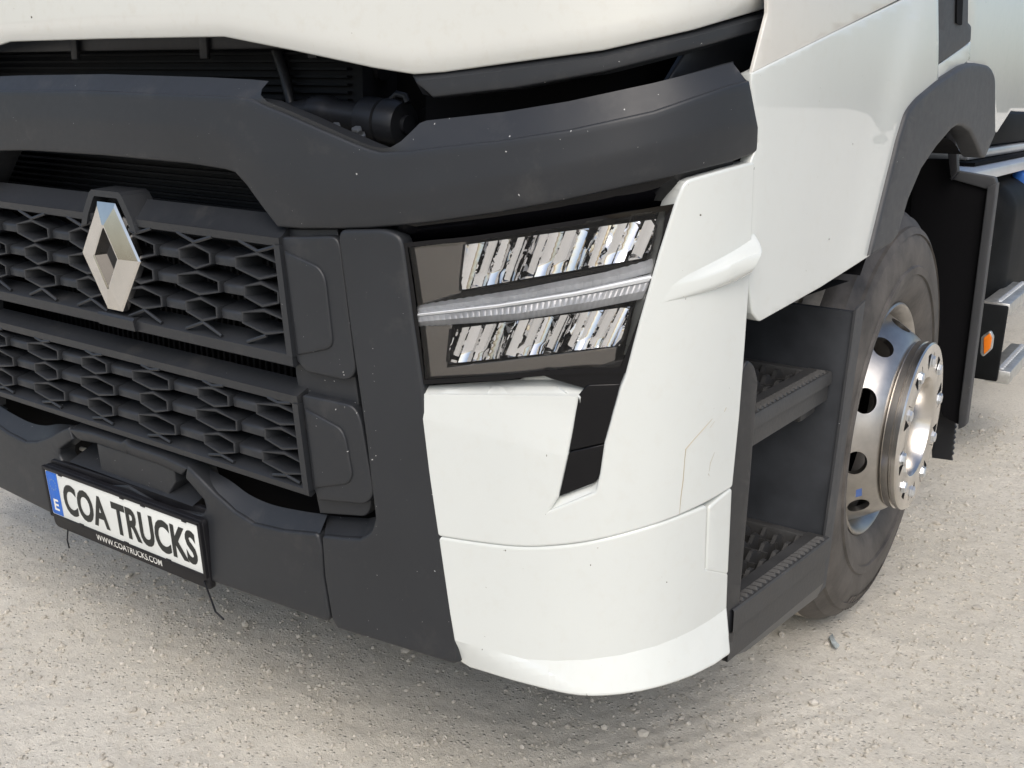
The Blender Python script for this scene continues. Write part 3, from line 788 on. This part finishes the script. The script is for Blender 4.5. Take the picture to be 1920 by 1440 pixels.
def reflector(TL, TR, BR, BL, seed):
    """three chrome bowls side by side, each cut into large scalloped flutes"""
    r_ = random.Random(seed); per = 40; nb = 3; nu, nv = per * nb, 24; V = []
    TL, TR, BR, BL = [np.array(q, float) for q in (TL, TR, BR, BL)]
    tilt = [.008, -.004, .004, -.009]
    for j in range(nv + 1):
        for i in range(nu + 1):
            s, q = i / nu, j / nv
            bi = min(nb - 1, i // per); c = (i - bi * per) / per
            lean = .050 * (.5 - q) * (0 if i in (0, nu) else 1)
            ss = min(1, max(0, s + lean))
            pu = (1 - q) * ((1 - ss) * TL + ss * TR) + q * ((1 - ss) * BL + ss * BR)
            bowl = math.sin(math.pi * c)
            fi = min(3, int(c * 4)); fc = c * 4 - fi
            d = .013 + .008 * bowl + .0022 * math.sin(math.pi * fc) + tilt[(fi + bi + seed) % 4] * (q - .5) * (1 if 0 < c < 1 else 0)
            if q > .72 and fi in (1, 2): d -= (q - .72) * .014
            if c == 0 and 0 < i < nu: d = .008
            V.append(S(pu[0], pu[1], -max(.008, d)))
    F = []
    for j in range(nv):
        for i in range(nu):
            a = j * (nu + 1) + i; F.append([a, a + 1, a + nu + 2, a + nu + 1])
    return mesh_obj('reflector', V, F, M['chrome'], hl, 13)
reflector((873, 459), (1230, 411), (1217, 482), (863, 544), 3)
reflector((847, 617), (1182, 575), (1162, 648), (840, 682), 8)
def rim_of(q, off=-.010):
    c = np.mean(q, 0); o_ = [tuple(c + (np.array(p) - c) * (1 + 5 / np.linalg.norm(np.array(p) - c))) for p in q]
    ring('reflector_rim', interp(o_, 40), interp([tuple(p) for p in q], 40), off, M['gloss'], hl, .008)
rim_of([(873, 459), (1230, 411), (1217, 482), (863, 544)]); rim_of([(847, 617), (1182, 575), (1162, 648), (840, 682)])
def band(name, top, bot, o_t, o_b, mat, n=1, amp=0.0, seg=10):
    def row(P, o_):
        P = np.array(P, float); d = np.r_[0, np.cumsum(np.hypot(*np.diff(P, axis=0).T))]; R_ = []
        ss = np.linspace(0, d[-1], n * 3 + 1)
        for i, q in enumerate(ss): R_.append((np.interp(q, d, P[:, 0]), np.interp(q, d, P[:, 1]), o_ + (amp if i % 3 == 0 else 0)))
        return R_
    mid = [((a_[0] + b2[0]) / 2, (a_[1] + b2[1]) / 2) for a_, b2 in zip(top, bot)]
    return loft(name, [row(top, o_t), row(mid, max(o_t, o_b) + .003), row(bot, o_b)], mat, hl, thick=.015, w=.001, seg=400 if amp else seg, angle=25)
band('light_strip', [(784, 571), (970, 543), (1137, 510), (1226, 484)], [(780, 586), (970, 563), (1138, 533), (1230, 508)], -.020, -.013, M['guide_clear'], 26, -.0018)
band('light_line', [(784, 587), (970, 565), (1138, 535), (1226, 513)], [(783, 593), (970, 573), (1132, 546), (1219, 527)], -.008, -.006, M['guide_white'], 1)
band('light_guide', [(778, 595), (970, 575), (1131, 548), (1218, 529)], [(784, 612), (970, 600), (1098, 581), (1204, 560)], -.009, -.014, M['guide'], 40, -.0012)
poly('lower_trim', [(1022, 705), (1100, 696), (1180, 672), (1171, 722), (1098, 727)], M['gloss'], hl, off=-.010, thick=.02, w=.002)
mirrored(hl)
# glossy black roll under the bumper bar above the lamp
br_ = loft('bar_underside', [
    [(745, 418, -.012), (930, 394, -.012), (1058, 370, -.012), (1220, 335, -.012), (1374, 298, -.012)],
    [(748, 436, -.020), (930, 414, -.020), (1060, 394, -.020), (1220, 362, -.020), (1374, 320, -.020)],
    [(752, 452, -.045), (930, 436, -.045), (1060, 416, -.045), (1230, 386, -.045), (1374, 340, -.045)],
], M['gloss'], T, thick=.01, w=.001)
mirrored(br_)

# -- white corner panels
LB1, LB2 = ((1042, 932), (1119, 905)), ((1022, 966), (1122, 926))
CR = ((787, 739), (1082, 743)); BEND = ((795, 785), (1046, 853))
def off_upper(u, v):
    o_ = 0.0
    if u < 1100:
        d = -line_d(*CR, u, v)
        if d > 0: o_ -= min(max(0.0, d), 30) * .0012
        d2 = line_d(*BEND, u, v)
        if d2 < 0 and v > 735: o_ -= min(-d2, 80) * .00007
    return o_
cu_ = poly('corner_panel', [(787, 738, 5), (796, 724, 5), (930, 715), (1024, 708, 6), (1098, 726, 3), (1080, 746, 4), (1061, 848), (1042, 931), (1021, 966, 4), (1121, 926, 8), (1130, 890), (1138, 835), (1168, 730), (1178, 705), (1206, 600), (1242, 475), (1275, 372), (1288, 343, 12), (1413, 308, 3), (1409, 420), (1404, 520), (1395, 650), (1385, 780), (1372, 911, 3), (1320, 942, 30), (1250, 973, 36), (1160, 1000, 40), (1080, 1016, 40), (985, 1023, 40), (900, 1014, 36), (823, 1002, 3), (805, 880)],
           M['white'], T, off=off_upper, thick=.04, w=.004, step=13, cuts=[CR, BEND], angle=14)
lg = loft('insert_ledge', [[(1043, 933, -.015), (1082, 919, -.015), (1110, 909, -.015), (1121, 898, -.013)], [(1023, 963, -.001), (1060, 949, -.001), (1108, 930, -.001), (1130, 905, -.002)]], M['white'], T, thick=.01, w=.001, smooth=True)
bl1 = poly('black_insert', [(1082, 748, 3), (1102, 724, 4), (1166, 722), (1136, 828), (1063, 844)], M['gloss'], T, off=-.008, thick=.02, w=.002)
bl2 = poly('black_insert', [(1061, 851), (1134, 835), (1123, 888), (1116, 903, 8), (1045, 930, 3)], M['gloss'], T, off=-.008, thick=.02, w=.002)
bb = poly('insert_pocket', [(1080, 735), (1180, 715), (1140, 840), (1126, 912), (1038, 938)], M['white'], T, off=-.016, thick=.01, w=.001)
_ft = [(1236, 526), (1270, 511), (1310, 497), (1350, 478), (1385, 458), (1412, 436)]
_fb = [(1236, 571), (1270, 563), (1310, 553), (1350, 541), (1385, 527), (1409, 514)]
_frows = []
for fr_, ho_ in ((0, -.12), (.14, .10), (.28, .42), (.40, .80), (.46, .95), (.54, 1.0), (.80, .97), (.90, .86), (.95, .5), (1.0, -.12)):
    r_ = []
    for i, (a_, b2) in enumerate(zip(_ft, _fb)):
        q = i / 5.0; h_ = .028 * q ** 1.8; ext = 17 * max(0, q - .8) / .2 * math.sin(math.pi * min(1, max(0, fr_ * 1.05)))
        r_.append((a_[0] + (b2[0] - a_[0]) * fr_ + ext, a_[1] + (b2[1] - a_[1]) * fr_, -.0022 + h_ * ho_ + .0022 * min(1, 1.6 * q) * (0 < fr_ < 1) + (.0022 * (1 - q) * fr_ if 0 < fr_ < .97 else 0)))
    _frows.append(r_)
fin = loft('air_fin', _frows, M['white'], T, thick=.006, w=.001, smooth=True, angle=40, seg=8)
T1, T2, T3, T4, T5 = (860, 1203), (985, 1236), (1100, 1237), (1230, 1212), (1362, 1140)
DG = ((985, 1236), (1100, 1300))
CRU = [860, 985, 1040, 1100, 1165, 1230, 1270, 1300, 1332, 1362]; CRV = [1203, 1236, 1239, 1237, 1228, 1211.5, 1195.5, 1181, 1162, 1140]
def crease_v(u):
    return np.interp(u, CRU, CRV)
def off_lower(u, v):
    d = v - crease_v(u)
    if d <= 0: return 0.0
    if line_d(*DG, u, v) <= 0 and u > 985: return .00028 * d
    e = max(0.0, v - (1203 + (u - 860) * .264))
    ud = 985 + (v - 1236) * 115 / 64.0
    q = min(1.0, max(0.0, (u - 862) / max(20.0, ud - 862)))
    return e * (-.00040 * (1 - q) + .00052 * q)
cl = poly('lower_corner_panel', [(825, 1012, 3), (900, 1024, 36), (985, 1033, 40), (1080, 1027, 40), (1160, 1010, 40), (1250, 983, 36), (1324, 953, 4), (1320, 1070, 3), (1363, 1079, 2), (1361, 1140), (1368, 1222, 3), (1337, 1243), (1300, 1262, 18), (1250, 1280, 22), (1200, 1292, 22), (1150, 1299, 22), (1100, 1301, 22), (1050, 1295, 22), (960, 1273), (880, 1249), (862, 1238, 6), (845, 1150)],
          M['white'], T, off=off_lower, thick=.04, w=.005, step=12, cuts=[((CRU[i], CRV[i]), (CRU[i + 1], CRV[i + 1])) for i in range(len(CRU) - 1)] + [DG], angle=11)
tc = poly('towing_cover', [(1332, 953, 4), (1371, 919, 4), (1364, 1074, 3), (1327, 1067, 4)], M['white'], T, off=0, thick=.03, w=.004)
es = poly('edge_strip', [(1380, 760), (1397, 690), (1403, 680, 4), (1413, 688, 6), (1420, 716, 6), (1405, 905), (1384, 1146), (1374, 1204), (1362, 1200), (1352, 1100), (1365, 900)], M['black'], T, off=-.010, thick=.05, w=.004)
for o_ in (cu_, lg, bl1, bl2, bb, fin, cl, tc, es): mirrored(o_)
# scratches on the paint
def scratch(pts, wd):
    P = [S(u, v, .0006) for u, v in pts]; V = []; F = []
    for i, q in enumerate(P):
        d = P[min(i + 1, len(P) - 1)] - P[max(i - 1, 0)]; d = d / np.linalg.norm(d); n = CAM - q; n /= np.linalg.norm(n); s = np.cross(d, n)
        ww = wd * (.3 if i in (0, len(P) - 1) else random.uniform(.6, 1.2)); V += [q + s * ww, q - s * ww]
    for i in range(len(P) - 1): F.append([2 * i, 2 * i + 1, 2 * i + 3, 2 * i + 2])
    mesh_obj('scratch', V, F, M['scratch'], cu_, flat=True)
scratch([(1336, 785), (1322, 801), (1303, 822), (1286, 842), (1284, 860), (1281, 900), (1277, 930), (1274, 964)], .0008)
scratch([(1362, 764), (1358, 772)], .0012); scratch([(1340, 790), (1331, 802)], .0007); scratch([(1328, 888), (1330, 892)], .0014)
scratch([(1340, 848), (1332, 868), (1330, 884)], .0005); scratch([(1269, 1196), (1267, 1220), (1265, 1250), (1264, 1262)], .0006)

# -- cab side: door skin, front wing, arch trim, rear trim
poly('door_skin', [(1440, -680), (1441, 25), (1413, 133), (1560, 60), (1690, -5), (1757, -40), (1757, -680)], M['door'], T, off=-.006, thick=.006, w=.002)
def off_wing(u, v):
    # swelling towards the wheel arch
    d = line_d((1600, 480), (1690, 120), u, v)
    return -.004 + .010 / (1 + math.exp(-(d - 0) / 10.0))
poly('front_wing', [(1411, 141), (1560, 67), (1690, 4), (1759, -30), (1760, 75), (1759, 162), (1722, 193), (1708, 212), (1692, 262), (1668, 360), (1640, 472), (1540, 536), (1424, 601, 6), (1412, 585), (1404, 520), (1408, 310), (1424, 268), (1410, 165)],
     M['white'], T, off=off_wing, thick=.02, w=.003, step=14)
poly('arch_trim', [(1638, 472), (1668, 350), (1690, 262), (1704, 216, 10), (1722, 192, 12), (1760, 160), (1809, 128, 10), (1830, 124), (1857, 129, 8), (1866, 148, 10), (1866, 250), (1848, 292, 4), (1842, 286), (1833, 262), (1822, 240), (1808, 230), (1797, 229), (1785, 237), (1756, 271), (1728, 312), (1703, 371), (1684, 436), (1674, 450)],
     M['arch'], T, off=.014, thick=.05, w=.008, step=16)
poly('pillar_trim', [(1762, -680), (1759, 52), (1760, 117, 3), (1820, 76, 4), (1821, 50, 5), (1815, 45), (1822, -680)], M['arch'], T, off=.004, thick=.03, w=.004)
poly('grab_slot_shade', [(1796, -80), (1794, 44, 3), (1804, 48, 3), (1809, -80)], M['void'], T, off=.0082, thick=.002, w=0)  # thin black patch painted as the shade inside the slot
poly('pillar_foot', [(1760, 123), (1820, 80), (1819, 110), (1757, 160)], M['white'], T, off=.0, thick=.02, w=.002)
poly('side_fairing', [(1823, -680), (1985, -680), (1985, 210), (1896, 206), (1870, 246), (1860, 240), (1862, 135), (1815, 118)], M['white'], T, off=-.05, thick=.03, w=.004)
# -- step well and steps
box('step_well', (.72, .42, .34), (.86, .80, 1.0), M['wall'], T, .01)
V = []
rw = [(.70, .795, .26), (1.232, .795, .30), (1.246, .795, .905), (.70, .795, .905)]
mesh_obj('well_rear_panel', rw + [(x, y + .02, z) for x, y, z in rw], [[0, 1, 2, 3], [7, 6, 5, 4], [3, 2, 6, 7], [1, 5, 6, 2], [0, 4, 5, 1]], M['wall'], T, 20)
fl = [(1.233, .790, .29), (1.247, .790, .912), (1.251, .832, .925), (1.239, .826, .30)]
mesh_obj('panel_flange', fl + [(x - .005, y, z) for x, y, z in fl], [[0, 1, 2, 3][::-1], [4, 5, 6, 7], [0, 1, 5, 4], [1, 2, 6, 5], [2, 3, 7, 6], [3, 0, 4, 7]], M['arch'], T, 20)
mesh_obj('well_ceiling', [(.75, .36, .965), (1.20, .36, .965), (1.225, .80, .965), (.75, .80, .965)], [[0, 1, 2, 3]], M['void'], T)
def step_part(name, z, xf, xr, y0, y1, hgt, xin):
    fr = mesh_obj(name, [(xf, y0, z), (xf - .046, y0, z), (xr - .046, y1, z), (xr, y1, z)] + [(xf + .002, y0, z - .004), (xr + .002, y1, z - .004), (xf + .003, y0, z - hgt * .42), (xr + .003, y1, z - hgt * .42), (xf - .003, y0, z - hgt * .45), (xr - .003, y1, z - hgt * .45), (xf - .002, y0, z - hgt), (xr - .002, y1, z - hgt), (xf - .03, y0, z - hgt), (xr - .03, y1, z - hgt), (xf - .046, y0, z - .05), (xr - .046, y1, z - .05)],
                  [[0, 3, 2, 1], [0, 4, 5, 3], [4, 6, 7, 5], [6, 8, 9, 7], [8, 10, 11, 9], [10, 12, 13, 11], [1, 2, 15, 14]], M['step'], T, 25)
    box('rear_bar', (xin, y1 - .022, z - .05), (xr - .045, y1, z - .001), M['step'], fr, .003)
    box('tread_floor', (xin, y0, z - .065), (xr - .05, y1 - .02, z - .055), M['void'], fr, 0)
    # notched ribs
    n = 7
    for i in range(n):
        xo = .058 + i * .036
        pts = 14; V = []; F = []
        for k in range(pts * 2 + 1):
            s = k / (pts * 2); y = y0 + .01 + s * (y1 - y0 - .035); x = xf + (xr - xf) * s - xo
            zt = z - .003 - (.014 if ((k + 2 * (i % 2)) // 2) % 2 else 0)
            V += [(x - .004, y, zt), (x + .004, y, zt), (x + .005, y, z - .055), (x - .005, y, z - .055)]
        for k in range(pts * 2):
            a = 4 * k; F += [[a, a + 1, a + 5, a + 4], [a + 1, a + 2, a + 6, a + 5], [a + 3, a, a + 4, a + 7]]
        F.append([0, 3, 2, 1])
        mesh_obj('tread_rib', V, F, M['step'], fr, 30)
    for k in range(6):
        y = y0 + .05 + k * (y1 - y0 - .08) / 5.5
        box('cross_rib', (xin, y, z - .052), (xf - .05, y + .005, z - .016), M['step'], fr, 0)
    # grip studs along the outer rail
    m_ = 22
    for k in range(m_):
        s = (k + .5) / m_; y = y0 + s * (y1 - y0) * .97; x = xf + (xr - xf) * s - .014
        h_ = .0055
        V = [(x - .011, y - .0065, z), (x + .011, y - .0035, z), (x + .011, y + .0045, z), (x - .009, y + .0045, z), (x - .005, y - .002, z + h_), (x + .008, y, z + h_)]
        mesh_obj('grip_stud', V, [[0, 1, 5, 4], [1, 2, 5], [2, 3, 4, 5], [3, 0, 4]], M['step'], fr, 20)
    return fr
step_part('lower_step', .430, 1.208, 1.246, .372, .790, .105, .86)
step_part('upper_step', .782, 1.199, 1.212, .372, .788, .060, .86)
V = [(1.205, .372, .325), (1.243, .79, .325), (1.236, .83, .28), (1.15, .83, .25), (1.15, .372, .27), (1.195, .372, .285)]
mesh_obj('step_skirt', [(1.208, .40, .326), (1.244, .79, .326), (1.232, .80, .285), (1.204, .47, .300), (1.10, .50, .29), (1.10, .80, .27)], [[0, 1, 2, 3], [3, 2, 5, 4]], M['wall'], T, 20)
box('step_bracket', (1.06, .70, .69), (1.19, .788, .725), M['step'], T, .008)

# -- wheel
WC = np.array([1.179, 1.372, .5275])
AX = (1, 0, 0)
rimo = lathe('wheel', [(.262, -.10), (.270, -.03), (.282, -.012), (.290, .002), (.296, .005), (.300, .002), (.301, -.004), (.296, -.02), (.288, -.03)], WC, AX, M['alu'], T, 96, 40)
lathe('tyre', [(.285, -.02), (.296, -.006), (.310, .006), (.330, .018), (.360, .028), (.372, .0285), (.374, .0335), (.392, .0345), (.396, .0295), (.430, .029), (.455, .023), (.470, .017), (.4715, .0215), (.487, .0135), (.490, .006), (.508, -.008), (.513, -.012), (.516, -.020), (.526, -.032), (.531, -.045), (.5335, -.060)], WC, AX, M['rubber'], rimo, 120, 30)
lathe('tread', [(.5335, -.060), (.534, -.10), (.524, -.104), (.524, -.112), (.535, -.116), (.536, -.165), (.526, -.169), (.526, -.177), (.536, -.181), (.535, -.23), (.524, -.234), (.524, -.242), (.534, -.246), (.530, -.285), (.515, -.31), (.45, -.33), (.29, -.30)], WC, AX, M['tread'], rimo, 120, 30)
# disc with ten hand holes
dp = [(.276, -.045), (.268, -.026), (.250, .004), (.235, .028), (.220, .050), (.206, .058), (.190, .060), (.190, .045), (.205, .042), (.215, .034), (.228, .012), (.245, -.014), (.262, -.045)]
disc = lathe('wheel_disc', dp, WC, AX, M['alu'], rimo, 120, 40, closed=True)
cv, cf_ = [], []
for k in range(10):
    a = 2 * math.pi * (k + .30) / 10; c = Vector((WC[0], WC[1] + .243 * math.cos(a), WC[2] + .243 * math.sin(a)))
    nrm = Vector((.62, .78 * math.cos(a), .78 * math.sin(a))).normalized(); e1 = nrm.cross(Vector((1, 0, 0))).normalized(); e2 = nrm.cross(e1)
    i0 = len(cv); n_ = 24; c = c + Vector((.012, 0, 0))
    for s in (-.06, .06):
        for q in range(n_):
            an = 2 * math.pi * q / n_; cv.append(c + nrm * s + e1 * .031 * math.cos(an) + e2 * .027 * math.sin(an))
    for q in range(n_):
        q2 = (q + 1) % n_; cf_.append([i0 + q, i0 + q2, i0 + n_ + q2, i0 + n_ + q])
    cf_.append([i0 + q for q in range(n_)][::-1]); cf_.append([i0 + n_ + q for q in range(n_)])
def fix_normals(me):
    bm = bmesh.new(); bm.from_mesh(me); bmesh.ops.recalc_face_normals(bm, faces=bm.faces[:]); bm.to_mesh(me); bm.free()
cutter = mesh_obj('cutter', cv, cf_, None, None); fix_normals(cutter.data); fix_normals(disc.data)
bo = disc.modifiers.new('holes', 'BOOLEAN'); bo.operation = 'DIFFERENCE'; bo.object = cutter; bo.solver = 'EXACT'
dg = bpy.context.evaluated_depsgraph_get()
nm = bpy.data.meshes.new_from_object(disc.evaluated_get(dg)); disc.modifiers.clear(); disc.data = nm
nm.shade_smooth(); nm.set_sharp_from_angle(angle=math.radians(40)); bpy.data.objects.remove(cutter)
lathe('brake_drum', [(.262, -.10), (.25, -.16), (.12, -.10), (.0, -.08)], WC, AX, M['void'], rimo, 48)
hub = lathe('hub_ring', [(.196, .056), (.2105, .060), (.2125, .063), (.2125, .078), (.209, .080), (.209, .083), (.2125, .085), (.2125, .094), (.209, .0975), (.200, .099), (.132, .099), (.126, .096), (.122, .088), (.118, .05), (.112, .005), (.10, .0), (.0, .0)], WC, AX, M['alu2'], rimo, 96, 30)
for k in range(10):
    a = 2 * math.pi * (k + .35) / 10
    c = WC + np.array([.096, .1675 * math.cos(a), .1675 * math.sin(a)])
    lathe('wheel_nut', [(.0, .012), (.006, .012), (.012, .0112), (.0145, .009), (.0145, .005), (.017, .004), (.0175, .002), (.0, .002)], c, AX, M['nut'], rimo, 6, 25, start=a)
    for s in (-1, 1):
        aa = a + s * .155
        e_ = np.array([0, math.cos(aa), math.sin(aa)]); tt = np.array([0, -math.sin(aa), math.cos(aa)])
        P = [WC + np.array([.0996, 0, 0]) + e_ * .146 - tt * .002, WC + np.array([.0996, 0, 0]) + e_ * .188 - tt * .012 * s - tt * .004, WC + np.array([.0996, 0, 0]) + e_ * .188 + tt * .011]
        mesh_obj('vent_slot_shade', P, [[0, 1, 2]], M['void'], rimo)  # flat black triangle standing for the shade in a vent opening
Q = Xp(1.179 + .028)
P = [Q(1596, 915), Q(1607, 912), Q(1607, 926), Q(1595, 929)]
mesh_obj('wheel_decal', [q + np.array([.012, -.002, -.001]) for q in P], [[0, 1, 2, 3]], M['decal'], rimo)
# raised sidewall blocks (maker's ribs) low on the tyre
for k in range(13):
    a = math.radians(-112 + k * 3.0) if k < 13 else 0
    V = []
    for r, x in ((.452, .0245), (.492, .008)):
        for da in (-.012, .012):
            V.append(WC + np.array([x + .0006, r * math.cos(a + da), r * math.sin(a + da)]))
    V += [v + np.array([.0028, 0, 0]) for v in V]
    mesh_obj('sidewall_rib', V, [[4, 5, 7, 6], [0, 1, 5, 4], [1, 3, 7, 5], [3, 2, 6, 7], [2, 0, 4, 6]], M['rubber'], rimo, 20)

# -- wheel housing and rear mudguard
hv, hf = [], []
for i in range(33):
    a = math.radians(-8 + i * 190 / 32)
    for x in (.70, 1.235): hv.append((x, WC[1] - .70 * math.cos(a), WC[2] + .70 * math.sin(a)))
for i in range(32): hf.append([2 * i, 2 * i + 1, 2 * i + 3, 2 * i + 2])
hv2 = [(.70, WC[1] - .9, .4), (.70, WC[1] + .9, .4), (.70, WC[1] + .9, 1.3), (.70, WC[1] - .9, 1.3)]
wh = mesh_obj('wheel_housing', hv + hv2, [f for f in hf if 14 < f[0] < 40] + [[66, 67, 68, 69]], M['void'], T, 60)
Ym = Yp(2.08)
poly('mudguard', [(1715, 300), (1782, 300), (1795, 335), (1860, 347), (1800, 796), (1770, 780), (1735, 700), (1700, 500)], M['void'], T, surf=Ym, thick=.02, w=.003)
poly('mudguard_edge', [(1853, 352), (1867, 346), (1809, 798, 3), (1798, 803), (1800, 770)], M['arch'], T, surf=Yp(2.06), thick=.04, w=.003)
poly('mudguard_top', [(1783, 334), (1794, 322), (1864, 334, 4), (1867, 348), (1851, 353)], M['arch'], T, surf=Yp(2.07), thick=.03, w=.003)
poly('mudguard_strap', [(1773, 246), (1790, 236), (1794, 322), (1784, 336)], M['black'], T, surf=Yp(2.03), thick=.03, w=.002)
zz = [(1741, 700), (1805, 690)]
n_ = 16
for i in range(n_):
    v_ = 700 + i * 10; u_ = 1803 - (v_ - 700) * .105
    zz += [(u_, v_ + 2), (u_ - 4, v_ + 6)]
poly('mud_flap', zz + [(1785, 863), (1748, 858)], M['black'], T, surf=Yp(2.14), thick=.012, w=.001)

# -- behind the cab: tank, silver covers, box, perforated steps, marker
box('fuel_tank', (.58, 3.0, .46), (1.165, 4.6, 1.035), M['tank'], T, .13, 6)
box('silver_cover', (.45, 2.40, 1.060), (1.13, 6.5, 1.098), M['silver'], T, .008)
box('silver_rail', (.45, 2.78, 1.113), (1.03, 6.5, 1.150), M['silver'], T, .012)
box('dark_rail', (.45, 2.70, 1.100), (1.07, 6.5, 1.112), M['void'], T, 0)
bx_ = box('equipment_box', (.35, 3.15, 1.152), (1.03, 6.2, 1.285), M['tank'], T, .03)
p_ = Xp(1.10)(1912, 332)
cap = lathe('filler_cap', [(.0, .028), (.022, .028), (.027, .025), (.029, .018), (.029, -.012), (.033, -.012), (.033, -.03)], p_, (.35, -.25, .9), M['cap'], T, 24)
def tread_step(y0, y1, x0, x1, z, mat):
    s_ = box('tread_plate', (x0, y0, z - .05), (x1, y1, z), mat, T, .006)
    for i in range(int((y1 - y0) / .035)):
        for k in range(4):
            c = (x0 + .05 + k * (x1 - x0 - .09) / 3, y0 + .03 + i * .035 + (.017 if k % 2 else 0), z)
            lathe('grip_dimple', [(.009, .0), (.008, .004), (.005, .003), (.0, -.001)], c, (0, 0, 1), M['silver'], s_, 6, 30)
    return s_
tread_step(2.76, 3.3, 1.15, 1.242, .625, M['mesh_alu'])
tread_step(2.78, 3.3, 1.19, 1.275, .375, M['mesh_alu'])
box('step_side', (1.10, 2.735, .34), (1.240, 2.755, .618), M['tank'], T, .006)
box('step_carrier', (.85, 2.80, .36), (1.14, 3.3, .60), M['void'], T, .01)
Ymk = Yp(2.42)
mk = poly('side_marker', [(1841, 632, 3), (1856, 622, 3), (1861, 632, 3), (1858, 655, 3), (1843, 668, 3), (1839, 662, 3)], M['mesh_alu'], T, surf=Ymk, thick=.02, w=.002)
poly('amber_lens', [(1845, 634, 2), (1855, 626, 2), (1859, 634, 2), (1856, 653, 2), (1845, 664, 2)], M['orange'], mk, surf=Yp(2.415), thick=.006, w=.001)

# ------------------------------------------------------------------ litter on the ground
Zg = Zp(.004)
P2 = [(1555, 1196), (1560, 1193), (1566, 1204), (1573, 1214), (1568, 1217), (1560, 1212)]
V = [Zg(u, v) for u, v in P2]; V = [(q[0], q[1], q[2] + .004 + .004 * (i % 2)) for i, q in enumerate(V)]
sc = finish('plastic_scrap', V, [list(range(6))], M['scrap'], None, .003, .0008)
sc['label'] = 'small crumpled grey scrap of plastic on the sand beside the front tyre'; sc['category'] = 'litter'
